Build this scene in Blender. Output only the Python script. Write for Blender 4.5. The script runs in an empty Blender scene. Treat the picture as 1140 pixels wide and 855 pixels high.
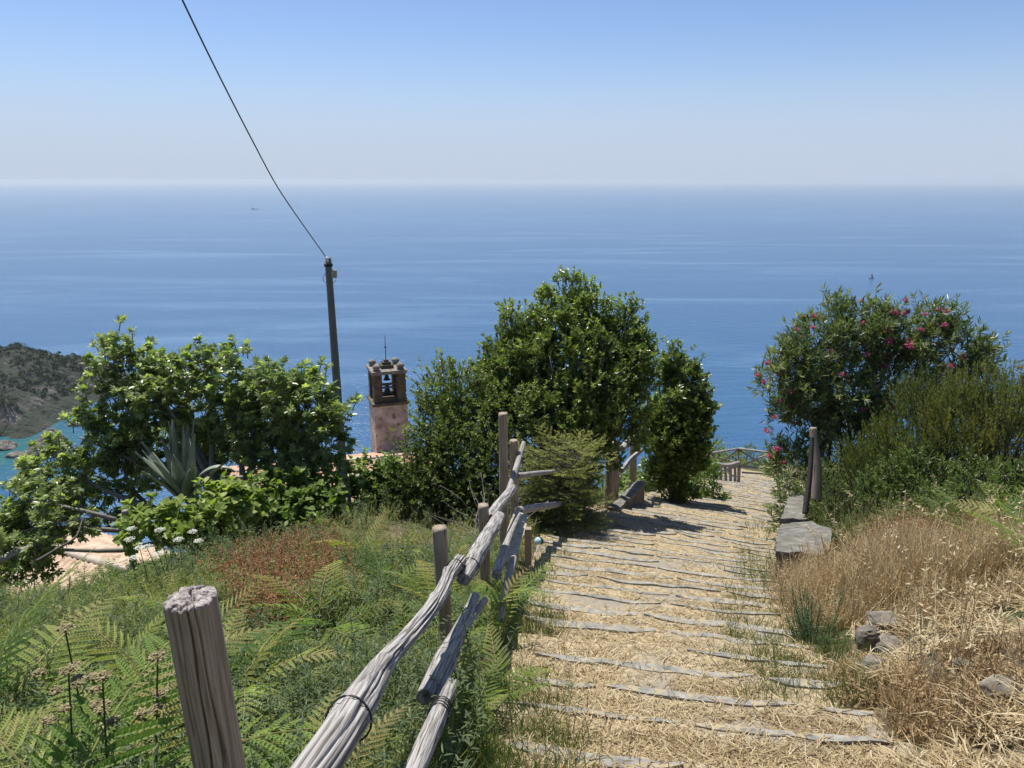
import bpy, math, random
import numpy as np
from mathutils import Vector
R = math.radians
rng = np.random.default_rng(11)
random.seed(5)
scene = bpy.context.scene
COL = scene.collection

# ------------------------------------------------------------------ camera
F, CXP, CYP, PITCH = 830.0, 570.0, 427.5, R(15.3)
CP, SP = math.cos(PITCH), math.sin(PITCH)
cam_d = bpy.data.cameras.new('camera'); cam = bpy.data.objects.new('camera', cam_d); COL.objects.link(cam)
cam_d.sensor_width = 36; cam_d.lens = F/1140*36
cam_d.clip_start = 0.05; cam_d.clip_end = 200000
cam.location = (0, 0, 0); cam.rotation_euler = (R(90)-PITCH, 0, 0)
scene.camera = cam
SEA = -180.0

def P(px, py, z):                     # pixel of the photo + depth along the view axis -> point
    u = (px-CXP)/F*z; v = (py-CYP)/F*z
    return np.array([u, z*CP - v*SP, -(z*SP + v*CP)])

# ------------------------------------------------------------------ noise
def _h(ix, iy, iz, seed):
    n = (ix*374761393 + iy*668265263 + iz*2147483647 + seed*974711) & 0xffffffff
    n = ((n ^ (n >> 13))*1274126177) & 0xffffffff
    return ((n ^ (n >> 16)) & 0xffff)/65535.0
def vnoise(x, y, z=0.0, seed=0):
    x, y, z = np.broadcast_arrays(np.asarray(x, float), np.asarray(y, float), np.asarray(z, float))
    xi, yi, zi = np.floor(x).astype(np.int64), np.floor(y).astype(np.int64), np.floor(z).astype(np.int64)
    fx, fy, fz = x-xi, y-yi, z-zi
    fx, fy, fz = [f*f*(3-2*f) for f in (fx, fy, fz)]
    r = 0
    for a in (0, 1):
        for b in (0, 1):
            for c in (0, 1):
                r = r + _h(xi+a, yi+b, zi+c, seed)*(fx if a else 1-fx)*(fy if b else 1-fy)*(fz if c else 1-fz)
    return r
def fbm(x, y, z=0.0, seed=0, o=4):
    s, a, t = 0, 1, 0
    for i in range(o):
        s = s + a*vnoise(x*2**i, y*2**i, np.asarray(z)*2**i, seed+i*7); t += a; a *= .5
    return s/t
def sstep(a, b, x):
    t = np.clip((x-a)/(b-a), 0, 1); return t*t*(3-2*t)

# ------------------------------------------------------------------ terrain functions
_yy = np.linspace(-14, 36, 1001)
_cx = np.interp(_yy, [-14, 0, 3, 4.5, 6.25, 11.2, 15.6, 21.5, 30, 36], [.3, .78, .98, 1.05, 1.4, 2.45, 4.3, 7.2, 11.0, 13.5])
_hw = np.interp(_yy, [-14, 3, 4.5, 6.25, 11.2, 15.6, 21.5, 30, 36], [1.0, 1.0, 1.02, 1.2, 1.75, 1.6, 1.35, 1.45, 1.6])
k = np.hanning(61); k /= k.sum()
_cx = np.convolve(np.pad(_cx, 30, mode='edge'), k, 'valid'); _cx[:30] = np.interp(_yy[:30], [-14, 0], [.3, .78])
_ph = np.interp(_yy, [-14, 3, 8, 14, 30, 36], [R(6), R(8), R(14), R(23), R(26), R(26)])
cxf = lambda y: np.interp(y, _yy, _cx)
hwf = lambda y: np.interp(y, _yy, _hw)
phf = lambda y: np.interp(y, _yy, _ph)
def zc(y):
    y = np.asarray(y, float)
    return np.where(y < 29.5, -(1.7+.36*y), -(1.7+.36*29.5) - .04*(y-29.5))
def ycen(x, y):
    yc = np.asarray(y, float) + 0*x
    for _ in range(6):
        dx = np.clip(x-cxf(yc), -2.4, 2.6)
        yc = .4*yc + .6*(y + dx*np.tan(phf(yc)))
    return yc
def edge_y(x):
    return np.interp(x, [-60, -12, -7, -4, -1, 1.5, 3.5, 6, 9.5, 12, 60], [5.5, 7.5, 9.6, 12.2, 14.2, 15.5, 18.5, 23.5, 31.0, 31.6, 32])
def ground(x, y, detail=True):
    x = np.asarray(x, float); y = np.asarray(y, float)
    yc = ycen(x, np.clip(y, -13, 35.5)) + (y-np.clip(y, -13, 35.5))
    z = zc(yc)
    z = np.where(y < -13, np.minimum(z, 3.2), z)
    t = x - cxf(yc); hw = hwf(yc)
    r = t-hw
    inpath = 1-sstep(-.12, .02, np.abs(t)-hw)
    # bank on the right of the path
    bank = .50*sstep(.05, 1.0, r) + .13*np.clip(r-.8, 0, 5) + .02*np.clip(r-5, 0, 40)
    z = z + bank*(1-sstep(26, 30, yc))
    z = z - .20*np.exp(-((r-.62-.12*np.sin(y*5))/.13)**2)*sstep(4.2, 4.8, y)*sstep(6.6, 6.0, y)
    l = -t-hw
    z = z - .10*sstep(.1, 1.2, l) + .04*np.clip(l-1, 0, 6) - .27*np.clip(-2.6-x, 0, 9)*sstep(3, 8, y)
    e = y - edge_y(x)
    z = z - .38*np.where(e > 0, np.sqrt(np.clip(e, 0, None)**2+1)-1, 0)*sstep(0, 3, e) - .9*sstep(.2, 2.0, e)
    far = np.clip(y-62, 0, None); z = z - .75*far
    if detail:
        n = (fbm(x*1.7, y*1.7, 0, 3, 4)-.5)*.16 + (fbm(x*.35, y*.35, 0, 9, 3)-.5)*.35*sstep(.5, 3, np.abs(t)-hw)
        z = z + n*(1-inpath)
    z = z - .16*inpath
    return z
def hit(px, py, dz=0.0):              # where the view ray meets the terrain
    d = P(px, py, 1.0)
    t = np.linspace(.8, 90, 9000)
    p = d[None]*t[:, None]
    g = ground(p[:, 0], p[:, 1]) + dz
    i = np.argmax(p[:, 2] < g)
    return p[i] if p[i, 2] < g[i] else p[-1]
def on(x, y, dz=0.0): return np.array([x, y, float(ground(x, y))+dz])

# ------------------------------------------------------------------ materials
def newmat(name):
    m = bpy.data.materials.new(name); m.use_nodes = True
    nt = m.node_tree; nt.nodes.clear()
    out = nt.nodes.new('ShaderNodeOutputMaterial')
    b = nt.nodes.new('ShaderNodeBsdfPrincipled'); nt.links.new(b.outputs[0], out.inputs[0])
    return m, nt, b, out
def N(nt, t, **kw):
    n = nt.nodes.new(t)
    for k_, v in kw.items():
        if k_.startswith('i_'):
            key = k_[2:]
            key = int(key) if key.isdigit() else key.replace('_', ' ')
            n.inputs[key].default_value = v
        else: setattr(n, k_, v)
    return n
def ramp(nt, stops):
    r = nt.nodes.new('ShaderNodeValToRGB'); el = r.color_ramp.elements
    while len(el) < len(stops): el.new(.5)
    for e, (p, c) in zip(el, stops): e.position = p; e.color = (*c, 1)
    return r
def leafmat(name, cols, transl=.33, rough=.5, tgain=(1.5, 1.7, .7), spec=.35, orand=0.0):
    m, nt, b, out = newmat(name); L = nt.links.new
    a = N(nt, 'ShaderNodeAttribute', attribute_name='tint')
    oi = N(nt, 'ShaderNodeObjectInfo'); mo = N(nt, 'ShaderNodeMath', operation='MULTIPLY_ADD'); L(oi.outputs['Random'], mo.inputs[0]); mo.inputs[1].default_value = orand; mo.inputs[2].default_value = -orand/2
    ao = N(nt, 'ShaderNodeMath', operation='ADD'); L(a.outputs['Fac'], ao.inputs[0]); L(mo.outputs[0], ao.inputs[1])
    r = ramp(nt, [(i/(len(cols)-1), c) for i, c in enumerate(cols)])
    L(ao.outputs[0], r.inputs[0]); L(r.outputs[0], b.inputs['Base Color'])
    b.inputs['Roughness'].default_value = rough; b.inputs['Specular IOR Level'].default_value = spec
    t = N(nt, 'ShaderNodeBsdfTranslucent')
    mm = N(nt, 'ShaderNodeMix', data_type='RGBA', blend_type='MULTIPLY'); mm.inputs[0].default_value = 1
    L(r.outputs[0], mm.inputs[6]); mm.inputs[7].default_value = (*tgain, 1)
    L(mm.outputs[2], t.inputs[0])
    mx = N(nt, 'ShaderNodeMixShader'); mx.inputs[0].default_value = transl
    L(b.outputs[0], mx.inputs[1]); L(t.outputs[0], mx.inputs[2]); L(mx.outputs[0], out.inputs[0])
    return m
def noisemat(name, stops, scale=4, detail=8, rough=.85, bump=.3, bscale=None, dist=.02, coord='Object', stretch=(1, 1, 1), two=None, spec=.3, distort=0.0):
    m, nt, b, out = newmat(name); L = nt.links.new
    tc = N(nt, 'ShaderNodeTexCoord'); mp = N(nt, 'ShaderNodeMapping'); mp.inputs['Scale'].default_value = stretch
    L(tc.outputs[coord], mp.inputs[0])
    n = N(nt, 'ShaderNodeTexNoise'); n.inputs['Scale'].default_value = scale; n.inputs['Detail'].default_value = detail
    n.inputs['Roughness'].default_value = .65; n.inputs['Distortion'].default_value = distort
    L(mp.outputs[0], n.inputs[0]); r = ramp(nt, stops); L(n.outputs[0], r.inputs[0])
    col = r.outputs[0]
    if two:                            # (scale, stops_factor, colour)
        n2 = N(nt, 'ShaderNodeTexNoise'); n2.inputs['Scale'].default_value = two[0]; n2.inputs['Detail'].default_value = 5
        L(mp.outputs[0], n2.inputs[0]); r2 = ramp(nt, [(two[1], (0, 0, 0)), (two[2], (1, 1, 1))]); L(n2.outputs[0], r2.inputs[0])
        mx = N(nt, 'ShaderNodeMix', data_type='RGBA'); L(r2.outputs[0], mx.inputs[0]); L(col, mx.inputs[6]); mx.inputs[7].default_value = (*two[3], 1)
        col = mx.outputs[2]
    L(col, b.inputs['Base Color'])
    b.inputs['Roughness'].default_value = rough; b.inputs['Specular IOR Level'].default_value = spec
    if bump:
        n3 = N(nt, 'ShaderNodeTexNoise'); n3.inputs['Scale'].default_value = bscale or scale*3; n3.inputs['Detail'].default_value = 8
        L(mp.outputs[0], n3.inputs[0])
        bp = N(nt, 'ShaderNodeBump'); bp.inputs['Strength'].default_value = bump; bp.inputs['Distance'].default_value = dist
        L(n3.outputs[0], bp.inputs['Height']); L(bp.outputs[0], b.inputs['Normal'])
    return m

M = {}
M['wood_grey'] = noisemat('weathered_wood', [(.30, (.035, .03, .027)), (.43, (.17, .155, .14)), (.53, (.36, .34, .315)), (.75, (.54, .525, .50))], scale=3, detail=10, coord='UV', stretch=(5, .8, 1), bump=.9, bscale=5, dist=.006, rough=.9, distort=.6)
M['wood_brown'] = noisemat('brown_post_wood', [(.30, (.02, .016, .013)), (.40, (.24, .19, .14)), (.6, (.42, .345, .265)), (.8, (.54, .46, .375))], scale=3, detail=10, coord='UV', stretch=(6, .7, 1), bump=.8, bscale=5, dist=.005, rough=.9, distort=.4)
M['wood_end'] = noisemat('rough_end_grain', [(.3, (.10, .085, .075)), (.5, (.32, .28, .26)), (.7, (.52, .47, .44))], scale=60, detail=8, bump=.8, dist=.006)
M['wood_dark'] = noisemat('dark_pole_wood', [(.3, (.11, .115, .10)), (.7, (.25, .255, .23))], scale=3, coord='UV', stretch=(6, .5, 1), bump=.3)
M['plank'] = noisemat('pale_plank_wood', [(.3, (.16, .125, .08)), (.5, (.38, .33, .24)), (.75, (.52, .47, .37))], scale=5, coord='Object', stretch=(4, 4, 1), bump=.5, dist=.006)
M['bark'] = noisemat('bark', [(.3, (.04, .035, .028)), (.7, (.20, .18, .15))], scale=6, coord='UV', stretch=(4, 1, 1), bump=.6)
M['bark_pale'] = noisemat('pale_bark', [(.3, (.12, .11, .095)), (.7, (.36, .34, .30))], scale=6, coord='UV', stretch=(3, 1, 1), bump=.4)
M['wire'] = noisemat('dark_wire', [(.3, (.015, .02, .02)), (.7, (.05, .055, .05))], scale=20, bump=0, rough=.5)
M['steel'] = noisemat('galvanised_metal', [(.3, (.25, .25, .25)), (.7, (.45, .45, .44))], scale=20, bump=.1, rough=.4)
M['straw_ground'] = noisemat('straw_covered_earth', [(.30, (.11, .085, .05)), (.42, (.26, .20, .12)), (.55, (.43, .345, .21)), (.72, (.57, .48, .32))], scale=26, detail=12, bump=1.0, bscale=60, dist=.02, rough=.95, two=(1.3, .50, .68, (.30, .27, .22)))
M['stone'] = noisemat('grey_step_stone', [(.3, (.12, .112, .10)), (.5, (.25, .24, .21)), (.7, (.36, .34, .30))], scale=9, detail=10, bump=.7, dist=.01, two=(14, .54, .62, (.36, .30, .19)))
M['rock'] = noisemat('field_rock', [(.3, (.07, .06, .05)), (.5, (.17, .15, .12)), (.7, (.30, .27, .225))], scale=8, detail=10, bump=.9, dist=.015, two=(5, .55, .7, (.30, .24, .14)))
M['concrete'] = noisemat('old_concrete', [(.25, (.05, .047, .04)), (.42, (.13, .122, .10)), (.55, (.17, .165, .14)), (.75, (.30, .285, .25))], scale=7, detail=12, bump=.8, dist=.01, two=(2.2, .55, .7, (.11, .105, .10)))
M['ground'] = noisemat('soil_with_litter', [(.3, (.045, .035, .022)), (.5, (.12, .095, .055)), (.7, (.23, .18, .11))], scale=7, detail=12, bump=1, bscale=30, dist=.04, two=(.45, .48, .58, (.07, .085, .03)))
M['metal_dark'] = noisemat('dark_iron', [(.3, (.025, .022, .02)), (.7, (.07, .06, .055))], scale=20, bump=.2, rough=.7)

# foliage
M['fern'] = leafmat('fern_frond', [(.055, .10, .032), (.11, .18, .05), (.19, .27, .07), (.32, .36, .11), (.38, .31, .14)], .42, orand=.75)
M['meadow'] = leafmat('meadow_herbs', [(.075, .11, .04), (.14, .19, .065), (.23, .255, .10), (.36, .33, .16), (.48, .41, .24)], .35, .7)
M['herb'] = leafmat('grey_green_herbs', [(.05, .085, .04), (.095, .14, .07), (.15, .19, .10), (.22, .25, .14)], .3, .7)
M['rust'] = leafmat('rusty_seed_heads', [(.11, .045, .022), (.22, .095, .042), (.32, .16, .075), (.45, .33, .19)], .3, .8, (1.2, .9, .6))
M['straw'] = leafmat('dry_straw', [(.17, .115, .055), (.36, .27, .14), (.50, .405, .235), (.64, .56, .38)], .25, .7, (1.1, 1, .8))
M['brown_grass'] = leafmat('brown_dry_grass', [(.15, .09, .045), (.30, .205, .105), (.45, .335, .18), (.60, .50, .31)], .28, .8, (1.1, 1, .8))
M['fig'] = leafmat('fig_leaf', [(.08, .11, .045), (.16, .21, .08), (.26, .32, .13), (.44, .48, .24)], .45, .32, spec=.6)
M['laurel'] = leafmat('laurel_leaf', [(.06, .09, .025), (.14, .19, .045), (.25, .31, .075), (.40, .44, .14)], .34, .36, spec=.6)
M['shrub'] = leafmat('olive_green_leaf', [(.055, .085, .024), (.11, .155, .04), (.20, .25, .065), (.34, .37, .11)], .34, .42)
M['juniper'] = leafmat('yellow_green_needles', [(.035, .06, .015), (.09, .12, .022), (.17, .19, .035), (.27, .27, .055)], .3, .6)
M['oleander'] = leafmat('oleander_leaf', [(.06, .09, .035), (.12, .16, .06), (.20, .24, .095), (.36, .36, .17)], .30, .40, spec=.6)
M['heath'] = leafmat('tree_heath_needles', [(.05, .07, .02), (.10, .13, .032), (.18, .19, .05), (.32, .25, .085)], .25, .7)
M['vine'] = leafmat('grape_leaf', [(.07, .13, .03), (.13, .20, .045), (.22, .29, .07), (.34, .39, .13)], .42, .5)
M['weed'] = leafmat('weed_leaf', [(.05, .08, .025), (.09, .13, .04), (.16, .19, .07), (.28, .27, .13)], .3, .6)
M['pink'] = leafmat('pink_petal', [(.36, .04, .13), (.50, .08, .20), (.62, .18, .28), (.72, .42, .42)], .35, .6, (1.1, 1, 1))
M['scrub_far'] = leafmat('distant_scrub', [(.018, .03, .01), (.035, .055, .016), (.06, .085, .028)], .1, .95, spec=.05)
M['cream'] = leafmat('white_umbel_florets', [(.62, .64, .52), (.76, .78, .68)], .3, .7, (1, 1, 1))
M['yellow_head'] = leafmat('straw_yellow_florets', [(.16, .13, .06), (.28, .23, .11), (.38, .34, .18)], .3, .7, (1, 1, .8))
M['twig'] = leafmat('dead_twig', [(.22, .19, .15), (.42, .38, .32)], 0.05, .8)
m, nt, b, out = newmat('agave_leaf')
tcn = N(nt, 'ShaderNodeTexCoord'); nn = N(nt, 'ShaderNodeTexNoise', i_Scale=6.0); r = ramp(nt, [(.3, (.14, .18, .14)), (.7, (.27, .31, .245))])
nt.links.new(tcn.outputs['Object'], nn.inputs[0]); nt.links.new(nn.outputs[0], r.inputs[0]); nt.links.new(r.outputs[0], b.inputs['Base Color']); b.inputs['Roughness'].default_value = .5
M['agave'] = m

# ------------------------------------------------------------------ mesh helpers
def mesh_np(name, V, Fc, mats, tint=None, uv=None, smooth=False, midx=None):
    V = np.ascontiguousarray(V, np.float32); Fc = np.ascontiguousarray(Fc, np.int32)
    me = bpy.data.meshes.new(name); n, kk = Fc.shape
    me.vertices.add(len(V)); me.vertices.foreach_set('co', V.ravel())
    me.loops.add(n*kk); me.loops.foreach_set('vertex_index', Fc.ravel())
    me.polygons.add(n); me.polygons.foreach_set('loop_start', np.arange(0, n*kk, kk, dtype=np.int32))
    try: me.polygons.foreach_set('loop_total', np.full(n, kk, np.int32))
    except Exception: pass
    if midx is not None: me.polygons.foreach_set('material_index', np.ascontiguousarray(midx, np.int32))
    me.update(calc_edges=True); me.validate(verbose=False)
    if tint is not None:
        a = me.attributes.new('tint', 'FLOAT', 'POINT'); a.data.foreach_set('value', np.ascontiguousarray(tint, np.float32))
    if uv is not None:
        l = me.uv_layers.new(name='UVMap'); l.data.foreach_set('uv', np.ascontiguousarray(uv[Fc.ravel()], np.float32).ravel())
    for mm in (mats if isinstance(mats, (list, tuple)) else [mats]): me.materials.append(mm)
    me.polygons.foreach_set('use_smooth', np.full(len(me.polygons), smooth, bool))
    return me
def link(name, me, parent=None, loc=(0, 0, 0)):
    o = bpy.data.objects.new(name, me); COL.objects.link(o); o.location = loc
    if parent: o.parent = parent
    return o
def tag(o, label=None, cat=None, group=None, kind=None):
    if label: o['label'] = label
    if cat: o['category'] = cat
    if group: o['group'] = group
    if kind: o['kind'] = kind
    return o
def thing(name, label, cat, loc=(0, 0, 0), rz=0, group=None):
    o = bpy.data.objects.new(name, None); COL.objects.link(o); o.location = [float(v) for v in loc]; o.rotation_euler = (0, 0, rz)
    o.empty_display_size = .2
    return tag(o, label, cat, group)
def dup(o, parent=None):
    c = o.copy(); COL.objects.link(c)
    if parent: c.parent = parent
    for ch in list(o.children): dup(ch, c)
    return c

class MB:                                  # polygon collector (mixed faces)
    def __init__(s): s.v = []; s.f = []
    def add(s, v, f):
        b_ = len(s.v); s.v += [tuple(map(float, p)) for p in v]; s.f += [tuple(i+b_ for i in q) for q in f]
    def box(s, c, size, rz=0, bev=0, jit=0):
        hx, hy, hz = [a/2 for a in size]; ca, sa = math.cos(rz), math.sin(rz); pts = []
        for dz in (-hz, hz):
            for dx, dy in ((-hx, -hy), (hx, -hy), (hx, hy), (-hx, hy)):
                j = [random.uniform(-jit, jit) for _ in range(3)]
                x, y = dx+j[0], dy+j[1]
                pts.append((c[0]+x*ca-y*sa, c[1]+x*sa+y*ca, c[2]+dz+j[2]))
        s.add(pts, [(0, 3, 2, 1), (4, 5, 6, 7), (0, 1, 5, 4), (1, 2, 6, 5), (2, 3, 7, 6), (3, 0, 4, 7)])
    def build(s, name, mat, parent=None, smooth=False, loc=(0, 0, 0)):
        me = bpy.data.meshes.new(name); me.from_pydata(s.v, [], s.f); me.update()
        me.materials.append(mat)
        if smooth: me.polygons.foreach_set('use_smooth', [True]*len(me.polygons))
        return link(name, me, parent, loc)

def resample(pts, n):
    pts = np.asarray(pts, float); m_ = len(pts)
    if m_ == 2: return pts[0]+(pts[1]-pts[0])*np.linspace(0, 1, n)[:, None]
    P_ = np.vstack([2*pts[0]-pts[1], pts, 2*pts[-1]-pts[-2]])
    t = np.linspace(0, m_-1-1e-6, n); i = t.astype(int); f = (t-i)[:, None]
    a, b_, c, d = P_[i], P_[i+1], P_[i+2], P_[i+3]
    return .5*((2*b_)+(-a+c)*f+(2*a-5*b_+4*c-d)*f**2+(-a+3*b_-3*c+d)*f**3)
def tube(pts, rad, nseg=8, n=None, rough=0.0, seed=0, caps=True, cracks=0, cap_rough=0.0, knots=(), deep=()):
    """returns verts, quads, uv ; rad: list of radii at control points"""
    L_ = len(pts); n = n or max(2, L_*3)
    C = resample(pts, n); rr = np.interp(np.linspace(0, 1, n), np.linspace(0, 1, len(rad)), rad)
    T = np.gradient(C, axis=0); T /= np.linalg.norm(T, axis=1)[:, None]+1e-9
    ref = np.array([0, 0, 1.]) if abs(T[0, 2]) < .9 else np.array([1., 0, 0])
    U = np.cross(T, ref); U /= np.linalg.norm(U, axis=1)[:, None]+1e-9
    W = np.cross(T, U)
    th = np.linspace(0, 2*math.pi, nseg, endpoint=False)
    s = np.concatenate([[0], np.cumsum(np.linalg.norm(np.diff(C, axis=0), axis=1))])
    RR = rr[:, None]*np.ones(nseg)[None]
    if rough:
        cs, sn = np.cos(th)*1.7, np.sin(th)*1.7
        RR = RR*(1 + rough*(fbm(cs[None]+0*s[:, None], sn[None]+0*s[:, None], s[:, None]*2.2, seed, 3)-.5)*2)
        RR = RR*(1 + rough*.5*(vnoise(cs[None]*5+0*s[:, None], sn[None]*5, s[:, None]*3, seed+5)-.5)*2)
    if cracks:
        r2 = np.random.default_rng(seed+99)
        for _ in range(cracks):
            a0 = r2.uniform(0, 2*math.pi); s0 = r2.uniform(0, s[-1]); ln = r2.uniform(.3, 1.0)*min(1.2, s[-1])
            tw = a0 + .25*np.sin(s*2.1+a0) + .12*np.sin(s*9+a0)
            d = np.abs((th[None]-tw[:, None]+math.pi) % (2*math.pi)-math.pi)
            w = .08+.03*r2.random()
            RR = RR - rr[:, None]*.16*np.exp(-(d/w)**2)*np.exp(-((s[:, None]-s0)/ln)**4)
    for (ac, wc, dc, ext) in deep:
        tw = ac+.05*np.sin(s*7+ac*5)+.03*np.sin(s*23)
        d = np.abs((th[None]-tw[:, None]+math.pi) % (2*math.pi)-math.pi)
        RR = RR-rr[:, None]*dc*np.exp(-(d/wc)**2)*sstep(0, .15, (s[:, None]/s[-1])-(1-ext))
    for (sk, ak, amp, wd) in knots:
        d = np.abs((th[None]-ak+math.pi) % (2*math.pi)-math.pi)
        RR = RR + amp*np.exp(-(d/.7)**2)*np.exp(-((s[:, None]-sk)/wd)**2)
    V = C[:, None] + RR[..., None]*(np.cos(th)[None, :, None]*U[:, None] + np.sin(th)[None, :, None]*W[:, None])
    V = V.reshape(-1, 3)
    i = np.arange(n-1)[:, None]*nseg; j = np.arange(nseg)[None]; j2 = (j+1) % nseg
    Q = np.stack([i+j, i+j2, i+nseg+j2, i+nseg+j], -1).reshape(-1, 4)
    uv = np.stack([np.broadcast_to(np.minimum(th, 2*math.pi-th)[None]/math.pi, (n, nseg)), np.broadcast_to(s[:, None]*1.5+seed*3.1, (n, nseg))], -1).reshape(-1, 2)
    if caps:
        for (row, sgn) in ((0, -1), (n-1, 1)):
            rings = [.8, .5, .2, 0.0] if cap_rough else [0.4, 0.0]
            prev = np.arange(nseg)+row*nseg
            for q in rings:
                base = C[row] + (V[row*nseg:(row+1)*nseg]-C[row])*max(q, .02)
                r3 = np.random.default_rng(seed+row+int(q*10))
                base = base + T[row]*sgn*(r3.uniform(-1, 1, nseg)[:, None]*cap_rough*rr[row])
                st = len(V); V = np.vstack([V, base])
                uv = np.vstack([uv, np.stack([np.linspace(0, .3, nseg), np.full(nseg, q*.02+seed)], -1)])
                cur = np.arange(nseg)+st
                a_, b_ = prev, np.roll(prev, -1); c_, d_ = np.roll(cur, -1), cur
                q4 = np.stack([a_, b_, c_, d_], -1)
                if sgn < 0: q4 = q4[:, ::-1]
                Q = np.vstack([Q, q4]); prev = cur
    return V, Q[:, ::-1], uv
def join(parts):
    V, Q, U, o = [], [], [], 0
    for v, q, u in parts: V.append(v); Q.append(q+o); U.append(u); o += len(v)
    return np.vstack(V), np.vstack(Q), np.vstack(U)
def tubeobj(name, pts, rad, mat, parent=None, **kw):
    v, q, u = tube(pts, rad, **kw)
    return link(name, mesh_np(name, v, q, mat, uv=u, smooth=True), parent)

# leaf prototypes lying along +X, normal +Z, unit length
def proto_leaf(w=.4, fold=.12, droop=.1):
    v = [(0, 0, 0), (.3, w/2, fold*w), (.7, w*.42, fold*w-droop*.5), (1, 0, -droop), (.7, -w*.42, fold*w-droop*.5), (.3, -w/2, fold*w)]
    return np.array(v), np.array([(0, 3, 2, 1), (0, 5, 4, 3)])
def proto_blade(w=.03, bend=.25):
    v = [(0, -w/2, 0), (0, w/2, 0), (.55, w*.42, bend*.3), (.55, -w*.42, bend*.3), (1, w*.08, bend*-.2), (1, -w*.08, bend*-.2)]
    return np.array(v), np.array([(0, 1, 2, 3), (3, 2, 4, 5)])
def proto_fig():
    V, Q = [], []
    for k_, (a, l) in enumerate([(-95, .62), (-48, .85), (0, 1.0), (48, .85), (95, .62)]):
        a = R(a); c, s = math.cos(a), math.sin(a); w = .17*l+.05
        pts = [(0, 0, 0), (.55*l, -w, .03), (l, 0, -.12*l), (.55*l, w, .03)]
        V += [(.25+x*c-y*s if i else .12, x*s+y*c, z) for i, (x, y, z) in enumerate(pts)]; Q.append([k_*4+i for i in range(4)])
    V = np.array(V); V[:, 2] += -np.abs(V[:, 1])*.12
    return V, np.array(Q)
def frames(D, up=None, roll=None):
    D = D/np.linalg.norm(D, axis=1)[:, None]
    n = len(D)
    if up is None: up = np.tile([0, 0, 1.], (n, 1)) + rng.normal(0, .35, (n, 3))
    Y = np.cross(up, D); Y /= np.linalg.norm(Y, axis=1)[:, None]+1e-9
    Z = np.cross(D, Y)
    return np.stack([D, Y, Z], -1)          # columns
def replicate(proto, pos, D, size, up=None, tint=None, wscale=None):
    pv, pf = proto; n = len(pos); Fm = frames(D, up)
    loc = pv[None]*np.asarray(size).reshape(-1, 1, 1)
    if wscale is not None: loc = loc*np.stack([np.ones(n), wscale, np.ones(n)], -1)[:, None]
    V = np.einsum('nij,npj->npi', Fm, loc) + pos[:, None]
    Q = pf[None] + (np.arange(n)*len(pv))[:, None, None]
    t = np.repeat(tint if tint is not None else rng.random(n), len(pv))
    return V.reshape(-1, 3), Q.reshape(-1, pf.shape[1]), t
def joint(parts):
    V, Q, T, o = [], [], [], 0
    for v, q, t in parts: V.append(v); Q.append(q+o); T.append(t); o += len(v)
    return np.vstack(V), np.vstack(Q), np.concatenate(T)
def rdir(n):
    d = rng.normal(0, 1, (n, 3)); return d/np.linalg.norm(d, axis=1)[:, None]

# ------------------------------------------------------------------ sky, sun, haze, sea
SUN_AZ, SUN_EL = R(-34), R(66)
w = bpy.data.worlds.new('World'); scene.world = w; w.use_nodes = True
nt = w.node_tree; bg = nt.nodes['Background']
sky = nt.nodes.new('ShaderNodeTexSky'); sky.sky_type = 'NISHITA'; sky.sun_disc = False
sky.sun_elevation = SUN_EL; sky.sun_rotation = SUN_AZ; sky.altitude = 0; sky.air_density = .85; sky.dust_density = .45; sky.ozone_density = 4.5
hs = nt.nodes.new('ShaderNodeHueSaturation'); hs.inputs['Saturation'].default_value = .92; hs.inputs['Value'].default_value = 1.0
ml = nt.nodes.new('ShaderNodeMix'); ml.data_type = 'RGBA'; ml.blend_type = 'MULTIPLY'; ml.inputs[0].default_value = 1; ml.inputs[7].default_value = (.90, .97, 1.08, 1)
nt.links.new(sky.outputs[0], hs.inputs['Color']); nt.links.new(hs.outputs[0], ml.inputs[6]); 
# pale milky air low over the sea
tcw = nt.nodes.new('ShaderNodeTexCoord'); sx = nt.nodes.new('ShaderNodeSeparateXYZ'); nt.links.new(tcw.outputs['Generated'], sx.inputs[0])
mrw = nt.nodes.new('ShaderNodeMapRange'); mrw.interpolation_type = 'SMOOTHERSTEP'; nt.links.new(sx.outputs['Z'], mrw.inputs[0])
mrw.inputs[1].default_value = -.02; mrw.inputs[2].default_value = .21; mrw.inputs[3].default_value = .96; mrw.inputs[4].default_value = 0
mh_ = nt.nodes.new('ShaderNodeMix'); mh_.data_type = 'RGBA'; nt.links.new(mrw.outputs[0], mh_.inputs[0]); nt.links.new(ml.outputs[2], mh_.inputs[6]); mh_.inputs[7].default_value = (4.35, 5.05, 6.3, 1)
nt.links.new(mh_.outputs[2], bg.inputs[0]); bg.inputs[1].default_value = .095
sd = bpy.data.lights.new('sun', 'SUN'); sd.energy = 5.0; sd.angle = R(.53); sd.color = (1, .955, .88)
so = bpy.data.objects.new('sun', sd); COL.objects.link(so)
sdir = Vector((math.sin(SUN_AZ)*math.cos(SUN_EL), math.cos(SUN_AZ)*math.cos(SUN_EL), math.sin(SUN_EL)))
so.rotation_euler = (-sdir).to_track_quat('-Z', 'Y').to_euler(); so.location = (0, 0, 30)
scene.view_settings.view_transform = 'Standard'; scene.view_settings.look = 'None'
scene.view_settings.exposure = .38; scene.view_settings.gamma = 1

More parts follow.
